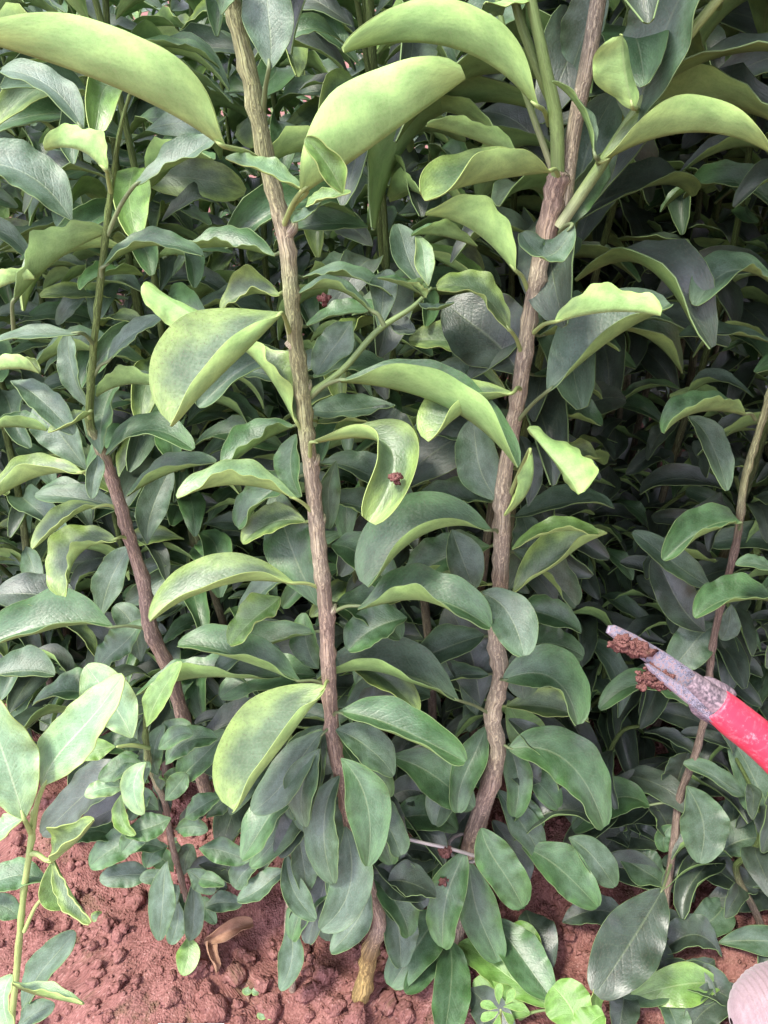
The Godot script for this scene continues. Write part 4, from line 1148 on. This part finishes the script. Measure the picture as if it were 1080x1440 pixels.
func weeds() -> void:
	# broad pale weed in front of the seedlings
	var depth := 0.60
	var p := on_soil(800, 1480)
	var o := thing("broadleaf_weed", "light green weed with broad scalloped leaves right of the star-leaved weed", "weed", p)
	stems[o] = [[800, 1480, depth, 10, GREEN], [800, 1300, depth, 10, GREEN]]
	lf(o, "weed", 815, 1452, 800, 1410, 778, 1385, 82, 0.0, 0.02, Vector3(-0.15, 0.6, 0.78), 0.1, 0.15, Vector2.ZERO, {"blunt": 0.45, "wave": 0.10})
	lf(o, "weed", 830, 1450, 838, 1410, 846, 1382, 46, 0.0, 0.02, Vector3(0.8, 0.4, 0.3), 0.3, 0.3, Vector2.ZERO, {"blunt": 0.5})
	lf(o, "weed", 810, 1462, 825, 1440, 850, 1428, 60, -0.02, -0.02, Vector3(0.0, 0.8, 0.6), 0.2, 0.2, Vector2.ZERO, {"blunt": 0.5})
	shoot(o, "stem", [[800, 1490, depth + 0.02, 9, GREEN], [812, 1460, depth, 7, GREEN], [815, 1448, depth, 4, GREEN]])
	var p2 := on_soil(715, 1440)
	var o2 := thing("leafy_weed", "bright green weed with long crinkled leaves under the hanging leaves of the forked seedling", "weed", p2)
	stems[o2] = [[715, 1440, 0.66, 8, GREEN], [715, 1300, 0.66, 8, GREEN]]
	lf(o2, "weed", 770, 1418, 705, 1360, 646, 1318, 62, 0.0, 0.025, Vector3(-0.1, 0.7, 0.7), 0.2, 0.3, Vector2.ZERO, {"wave": 0.22, "blunt": 0.6})
	lf(o2, "weed", 745, 1425, 700, 1412, 672, 1376, 54, 0.0, 0.01, Vector3(-0.1, 0.7, 0.7), 0.2, 0.3, Vector2.ZERO, {"wave": 0.2, "blunt": 0.6})
	lf(o2, "weed", 720, 1300, 745, 1310, 752, 1350, 40, 0.03, 0.03, FACE, 0.3, 0.3, Vector2.ZERO, {"wave": 0.2})
	shoot(o2, "stem", [[715, 1445, 0.67, 8, GREEN], [745, 1425, 0.65, 6, GREEN], [772, 1420, 0.645, 4, GREEN]])
	var o3 := thing("clover_weed", "tiny bright weed with a star of round leaflets at the bottom edge", "weed", on_soil(705, 1450))
	stems[o3] = [[705, 1450, 0.60, 6, GREEN], [705, 1300, 0.60, 6, GREEN]]
	for a in [[702, 1412, 700, 1398, 704, 1384], [700, 1418, 688, 1412, 676, 1414], [700, 1422, 690, 1428, 676, 1434], [706, 1422, 716, 1432, 724, 1438], [708, 1416, 724, 1414, 738, 1418], [702, 1426, 700, 1440, 694, 1454], [710, 1412, 718, 1402, 722, 1392]]:
		lf(o3, "weed", a[0], a[1], a[2], a[3], a[4], a[5], 15, -0.02, -0.02, Vector3(0.0, 0.7, 0.7), 0.3, 0.3, Vector2.ZERO, {"nu": 12, "nv": 4, "peak": 0.62, "blunt": 0.6})
	shoot(o3, "stem", [[705, 1470, 0.61, 5, LIGHT], [704, 1420, 0.58, 4, LIGHT]])
	# two seedlings just up, on the soil
	var at := on_soil(355, 1398)
	var o4 := thing("sprout", "tiny sprout with two round pale leaves on the red soil, upper of the pair", "sprout", at)
	var at5 := on_soil(376, 1432)
	var o5 := thing("sprout", "tiny sprout with pale round leaves on the red soil at the bottom edge", "sprout", at5)
	for o_ in [o4, o5]:
		piece("stem", tube([Vector3.ZERO, Vector3(0.001, 0.007, 0.001)], [0.0006, 0.0005], [LIGHT, LIGHT], 6), mats["shoot"], o_)
		for s in [-1.0, 1.0]:
			var q := piece("leaf", blade(Vector3.ZERO, Vector3(s * 0.0035, 0.001, 0.001), Vector3(s * 0.007, 0.0, 0.002 * s), Vector3.UP, Vector3.UP, 0.007, 0.2, 0.2, {"nu": 10, "nv": 3, "blunt": 0.5, "seed": 4}), null, o_, Vector3(0, 0.007, 0))
			dress(q, "pale")
	# leaves on the soil
	small_leaf("fallen_leaf", "small green leaf lying on the red soil under the low bushy seedling", "leaf", "bright", 268, 1332, [Vector3(0, 0.018, 0), Vector3(0.003, 0.016, 0.014), Vector3(0.0, 0.011, 0.028)], 0.020, Vector3(0.1, 0.85, 0.5), 0.2, 0.2, {"life": 0.2})
	small_leaf("fallen_leaf", "tiny yellowish leaf lying on bare red soil at the left", "leaf", "yellowed", 144, 1284, [Vector3(0, 0.003, 0), Vector3(-0.003, 0.006, 0.006), Vector3(-0.006, 0.004, 0.010)], 0.009, Vector3(0.0, 0.9, 0.45), 0.3, 0.3, {"nu": 12, "nv": 4})
	var dry := leaf_material(leaf_picture(Vector3(0.42, 0.25, 0.16), Vector3(0.36, 0.22, 0.13), Vector3(0.48, 0.33, 0.22), Vector3(0.38, 0.25, 0.2), 0.3, 0.7, 51), 0.75, 0.3, 0.15, 0.04)
	var p6 := on_soil(322, 1325)
	var o6 := thing("dry_leaf", "curled orange-brown dead leaf lying on the red soil beside the low bushy seedling", "leaf", p6)
	piece("blade", blade(Vector3(-0.020, 0.008, 0.005), Vector3(0.0, 0.015, -0.003), Vector3(0.020, 0.009, -0.012), Vector3(0.0, 0.9, 0.5), Vector3(0.1, 0.8, 0.6), 0.026, 1.3, 1.5, {"seed": 9, "wave": 0.16}), dry, o6)
	piece("curled_tip", blade(Vector3(-0.018, 0.008, 0.004), Vector3(-0.012, 0.010, 0.016), Vector3(-0.004, 0.003, 0.026), Vector3(0.5, 0.7, 0.3), Vector3(0.6, 0.5, 0.3), 0.020, 1.6, 1.6, {"seed": 10, "wave": 0.1}), dry, o6)

func crumbs() -> void:
	# red soil thrown onto the leaves; each is a few stuck grains
	var list := [[556, 672, 0.402, 0.0030, "red soil crumb on the S-shaped leaf right of the middle stem"], [626, 1196, 0.632, 0.0048, "red soil crumb at the top of the hanging leaf, under the tie"],
		[622, 1237, 0.640, 0.0042, "red soil crumb in the middle of the leaf that hangs below the tie"], [455, 421, 0.40, 0.0028, "red speck of soil in the shade behind a small pale side leaf"]]
	for i in list.size():
		var a: Array = list[i]
		var o := thing("soil_crumb", a[4], "soil", spot(a[0], a[1], a[2]))
		for k in 4:
			piece("grain", lump(a[3] * [0.8, 0.6, 0.5, 0.55][k], 60 + i * 5 + k, 0.6, 6), mats["crumb"], o, turn(Vector3([0.0, 0.9, -0.9, 0.3][k], [0.0, 0.3, 0.2, -0.9][k], 0.1)) * a[3] * 0.75)
	var white := plain(lin(0.72, 0.70, 0.66), 0.85, 0.2)
	tag(piece("white_dropping", lump(0.0042, 90, 0.4, 7), white, self, spot(590, 1331, 0.712)), "white blot on the dark leaf near the bottom, left of centre", "dropping").scale = Vector3(1.1, 0.9, 0.7)

func tie() -> void:
	var c := Color(0.50, 0.46, 0.42)
	var rows := [[545, 1172, 0.628], [590, 1184, 0.630], [635, 1194, 0.632], [682, 1208, 0.648]]
	var k := []
	for a in rows:
		k.append([spot(a[0], a[1], a[2]), 0.0014, c])
	var s := smooth_path(k, 6)
	var o := thing("plant_tie", "thin pale tie looped round the foot of the forked seedling", "plant tie", spot(635, 1194, 0.632))
	for i in s[0].size():
		s[0][i] -= o.position
	piece("strand", tube(s[0], s[1], s[2], 8), mats["shoot"], o)
	var ring_ := []
	for i in 15:
		var a := TAU * i / 14.0
		ring_.append(spot(656, 1192, 0.664) - o.position + Vector3(cos(a) * 0.0150, 0.004 * sin(a), sin(a) * 0.0150))
	var rr := []
	var cc := []
	for i in 15:
		rr.append(0.0014)
		cc.append(c)
	piece("loop", tube(ring_, rr, cc, 8), mats["shoot"], o)
	# the twig or dripline lying behind
	var strip := plain(lin(0.75, 0.75, 0.74), 0.5)
	var b := BoxMesh.new()
	b.size = Vector3(0.052, 0.0016, 0.012)
	var at := on_soil(270, 1461)
	tag(piece("plant_label", b, strip, self, at + Vector3(0, 0.012, 0)), "white plastic plant label lying on the soil at the bottom edge", "label")

func polygon_solid(outline_: PackedVector2Array, thick: float, bevel: float) -> ArrayMesh:
	# a plate in the xy plane with chamfered edges
	var st := SurfaceTool.new()
	st.begin(Mesh.PRIMITIVE_TRIANGLES)
	st.set_smooth_group(-1)
	var c := Vector2.ZERO
	for p in outline_:
		c += p
	c /= outline_.size()
	var inner := Geometry2D.offset_polygon(outline_, -bevel)[0]
	for s in [1.0, -1.0]:
		var tri := Geometry2D.triangulate_polygon(inner)
		for i in range(0, tri.size(), 3):
			var order := [0, 1, 2] if s < 0.0 else [0, 2, 1]
			for e in order:
				var p: Vector2 = inner[tri[i + e]]
				st.set_uv(p * 20.0)
				st.add_vertex(Vector3(p.x, p.y, s * thick * 0.5))
	var n := outline_.size()
	for i in n:
		var a := outline_[i]
		var b := outline_[(i + 1) % n]
		var ai := nearest(inner, a)
		var bi := nearest(inner, b)
		for s in [1.0, -1.0]:
			var z: float = thick * 0.5 * s
			var zo: float = (thick * 0.5 - bevel) * s
			for p in [[ai, z], [a, zo], [b, zo], [ai, z], [b, zo], [bi, z]]:
				st.set_uv(p[0] * 20.0)
				st.add_vertex(Vector3(p[0].x, p[0].y, p[1]))
		var zz := thick * 0.5 - bevel
		for p in [[a, zz], [a, -zz], [b, -zz], [a, zz], [b, -zz], [b, zz]]:
			st.set_uv(p[0] * 20.0)
			st.add_vertex(Vector3(p[0].x, p[0].y, p[1]))
	st.generate_normals()
	return st.commit()

func nearest(poly: PackedVector2Array, p: Vector2) -> Vector2:
	var best := poly[0]
	for q in poly:
		if q.distance_squared_to(p) < best.distance_squared_to(p):
			best = q
	return best

func shears() -> void:
	var d := 0.43
	var u := d / FOCAL          # metres in a pixel at that distance
	var steel := plain(Color.WHITE, 0.5, 0.5)
	steel.metallic = 0.35
	steel.albedo_texture = grain_picture(256, 256, func(a: float, b: float) -> Vector3:
		var s := ring(noise_a, a, b, 40.0, 40.0)
		var f := ring(noise_b, a, b, 60.0, 60.0)
		var c := ring(noise_c, a, b, 80.0, 80.0)
		var col := Vector3(0.22, 0.22, 0.29).lerp(Vector3(0.42, 0.39, 0.46), clampf(0.5 + f, 0.0, 1.0))
		col = col.lerp(Vector3(0.050, 0.046, 0.055), smoothstep(0.12, 0.40, s * 0.6 + c * 0.9))
		return col.lerp(Vector3(0.36, 0.22, 0.20), smoothstep(0.10, 0.35, f - s * 0.5) * 0.7))
	steel.uv1_triplanar = true
	steel.uv1_scale = Vector3(22, 22, 22)
	steel.roughness_texture = grain_picture(128, 128, func(a: float, b: float) -> Vector3: return Vector3.ONE * clampf(0.75 + ring(noise_b, a, b, 60.0, 60.0), 0.35, 1.0))
	var dusty_steel := plain(Color.WHITE, 0.75, 0.35)
	dusty_steel.metallic = 0.45
	dusty_steel.albedo_texture = grain_picture(256, 256, func(a: float, b: float) -> Vector3:
		var f := ring(noise_b, a, b, 60.0, 60.0)
		var s := ring(noise_a, a, b, 40.0, 40.0)
		return Vector3(0.10, 0.085, 0.10).lerp(Vector3(0.42, 0.33, 0.36), clampf(0.55 + f * 1.2 + s, 0.0, 1.0)))
	dusty_steel.uv1_triplanar = true
	dusty_steel.uv1_scale = Vector3(20, 20, 20)
	var red := plain(Color.WHITE, 0.42, 0.5)
	red.albedo_texture = grain_picture(256, 256, func(a: float, b: float) -> Vector3:
		var s := ring(noise_a, a, b, 40.0, 40.0)
		var f := ring(noise_b, a, b, 60.0, 60.0)
		var g := ring(noise_c, a, b, 80.0, 80.0)
		return Vector3(0.62, 0.04, 0.085).lerp(Vector3(0.62, 0.36, 0.40), smoothstep(0.05, 0.42, s * 0.7 + f * 0.5 + g * 0.3) * 0.65))
	red.uv1_triplanar = true
	red.uv1_scale = Vector3(16, 16, 16)
	# own axes: x along the blade towards the tip, y up across it, z towards the eye
	var piv := spot(1000, 985, d)
	var along := (spot(862, 884, d) - spot(1000, 985, d)).normalized()
	var o := thing("pruning_shears", "pruning shears with soil-caked steel blades and a red handle", "shears", piv)
	var toward := turn(Vector3(0, 0, 1))
	var across := toward.cross(along).normalized()
	if across.y < 0.0:
		across = -across
	o.basis = Basis(along, across, along.cross(across).normalized())
	var up_blade := PackedVector2Array()
	var low_blade := PackedVector2Array()
	for p in [[-30, 16], [0, 19], [40, 19], [90, 17], [140, 12], [170, 6], [177, 0], [174, -10], [140, -11], [90, -11], [40, -13], [0, -16], [-30, -16]]:
		up_blade.append(Vector2(p[0], p[1]) * u)
	for p in [[-28, 2], [20, -2], [70, -8], [104, -10], [108, -14], [98, -18], [70, -21], [40, -23], [0, -25], [-28, -24]]:
		low_blade.append(Vector2(p[0], p[1]) * u)
	piece("blade", polygon_solid(up_blade, 0.0036, 0.0009), steel, o, Vector3(0, 0, 0.0021))
	piece("counter_blade", polygon_solid(low_blade, 0.0040, 0.0009), steel, o, Vector3(0, 0, -0.0021))
	# a raised spine on the blade
	var c0 := Color(1, 1, 1)
	piece("blade_spine", tube([Vector3(-20, 12, 0) * u, Vector3(60, 10, 0) * u, Vector3(150, 2, 0) * u], [0.0022, 0.0020, 0.0010], [c0, c0, c0], 8), steel, o, Vector3(0, 0, 0.0038))
	# the two cheeks of the joint and its bolt
	for s in [[0, 22, 26.0, 8.5], [-12, -19, 28.0, 10.0]]:
		var rows := [[-1.0, 0.35], [-0.75, 0.85], [-0.3, 1.0], [0.3, 1.0], [0.75, 0.82], [1.0, 0.3]]
		var k := []
		for e in rows:
			k.append([Vector3(s[0] + s[2] * e[0], s[1] - 4.0 * e[0], 0) * u, s[3] * e[1] * u, Color(1, 1, 1)])
		var cs := smooth_path(k, 5)
		piece("joint_cheek", tube(cs[0], cs[1], cs[2], 16, 0.09, 0.04), dusty_steel, o, Vector3(0, 0, 0.002))
	var bolt := CylinderMesh.new()
	bolt.top_radius = 0.0042
	bolt.bottom_radius = 0.0046
	bolt.height = 0.010
	bolt.radial_segments = 6
	piece("bolt", bolt, steel, o, Vector3(-2 * u, 6 * u, 0.004)).rotation.x = PI / 2
	# the neck and the red grips that run out of the picture
	piece("neck", tube([Vector3(44, 4, 0) * u, Vector3(0, 3, 0) * u, Vector3(-40, 2, 0) * u], [0.0058, 0.0075, 0.0088], [c0, c0, c0], 14, 0.09, 0.05), dusty_steel, o)
	var g := smooth_path([[Vector3(-8, 0, 0) * u, 0.0092, c0], [Vector3(-40, -2, 0) * u, 0.0102, c0], [Vector3(-120, -8, 0) * u, 0.0104, c0], [Vector3(-260, -40, 0) * u, 0.0100, c0], [Vector3(-380, -90, 10) * u, 0.0110, c0]], 6)
	piece("handle", tube([Vector3(-7, 0, 0) * u] + g[0], [0.0078] + g[1], [c0] + g[2], 22, 0.09, 0.015), red, o)
	var g2 := smooth_path([[Vector3(-90, 10, -10) * u, 0.0080, c0], [Vector3(-170, 60, -20) * u, 0.0105, c0], [Vector3(-280, 90, -20) * u, 0.0110, c0], [Vector3(-400, 80, -10) * u, 0.0105, c0]], 6)
	piece("handle", tube(g2[0], g2[1], g2[2], 18, 0.09, 0.015), red, o)
	# soil stuck to the blades
	var at_tip := thing("soil_clump", "red soil caked under the tip of the shears", "soil", spot(884, 903, d))
	var at_mid := thing("soil_clump", "loose red soil hanging from the middle of the shears' blade", "soil", spot(920, 948, d))
	rng.seed = 31
	for k in 4:
		var p0 := Vector3(lerpf(-20, 20, k / 3.0), lerpf(0, -13, k / 3.0) + rng.randf_range(-4, 3), rng.randf_range(-2, 5)) * u
		var c1 := piece("soil_cake", lump(rng.randf_range(0.0026, 0.0040), 300 + k, 0.95, 12), mats["crumb"], at_tip, eye.basis * p0)
		c1.scale = Vector3(1.3, 0.8, 0.8)
		var p1 := Vector3(lerpf(-14, 14, k / 3.0), rng.randf_range(-8, 4), rng.randf_range(-4, 3)) * u
		piece("soil_cake", lump(rng.randf_range(0.0024, 0.0036), 320 + k, 0.95, 12), mats["crumb"], at_mid, eye.basis * p1).scale = Vector3(1.2, 0.8, 0.8)
	for k in 46:
		var f := rng.randf()
		var p := Vector3(lerpf(-22, 22, f) + rng.randf_range(-4, 4), lerpf(4, -10, f) + rng.randf_range(-12, 8), rng.randf_range(-6, 7)) * u
		piece("soil_grain", lump(rng.randf_range(0.0009, 0.0026), 200 + k % 9, 0.6, 5), mats["crumb"], at_tip, eye.basis * p)
	for k in 44:
		var p2 := Vector3(rng.randf_range(-24, 24), rng.randf_range(-20, 14), rng.randf_range(-8, 6)) * u
		piece("soil_grain", lump(rng.randf_range(0.0008, 0.0022), 200 + k % 9, 0.6, 5), mats["crumb"], at_mid, eye.basis * p2)

func glove() -> void:
	var d := 0.50
	var u := d / FOCAL
	var wool := plain(Color.WHITE, 0.95, 0.2)
	wool.albedo_texture = grain_picture(256, 256, func(a: float, b: float) -> Vector3:
		var f := ring(noise_b, a, b, 60.0, 60.0)
		var c := ring(noise_c, a, b, 90.0, 90.0)
		var s := ring(noise_a, a, b, 40.0, 40.0)
		return Vector3(0.28, 0.21, 0.22).lerp(Vector3(0.38, 0.29, 0.30), clampf(0.5 + s + f * 0.6, 0.0, 1.0)) * (1.0 + c * 0.35))
	wool.uv1_triplanar = true
	wool.uv1_scale = Vector3(24, 24, 24)
	wool.rim_enabled = true
	wool.rim = 0.6
	var o := thing("work_glove", "pinkish-grey ribbed knit work glove entering at the bottom right corner", "glove", spot(1100, 1420, d))
	# the ribbed side of the hand: rings of knitting round an axis that runs out to the right
	var p := []
	var r := []
	var c := []
	var white := Color(1, 1, 1)
	for i in 260:
		var f := i / 259.0
		var x := lerpf(-71.8, 200.0, f)
		var body := 70.0 * sqrt(maxf(0.0, 1.0 - pow(clampf((20.0 - x) / 92.0, 0.0, 1.0), 2.0))) + 10.0 * smoothstep(20.0, 120.0, x)
		p.append(eye.basis * (Vector3(x, -10.0 + 0.10 * x, -0.02 * x) * u))
		r.append((body + 1.1 * sin(x * 0.85)) * u)
		c.append(white)
	piece("cuff", tube(p, r, c, 40, 0.09, 0.03, 3), wool, o)
	for k in 4:
		var y0 := -60.0 - 16.0 * k
		var g := smooth_path([[eye.basis * (Vector3(120, y0, -30 * k) * u), 0.012, white], [eye.basis * (Vector3(180, y0 - 60, 20 - 30 * k) * u), 0.011, white], [eye.basis * (Vector3(170, y0 - 130, 50 - 30 * k) * u), 0.0098, white]], 6)
		piece("finger", tube(g[0], g[1], g[2], 14), wool, o)
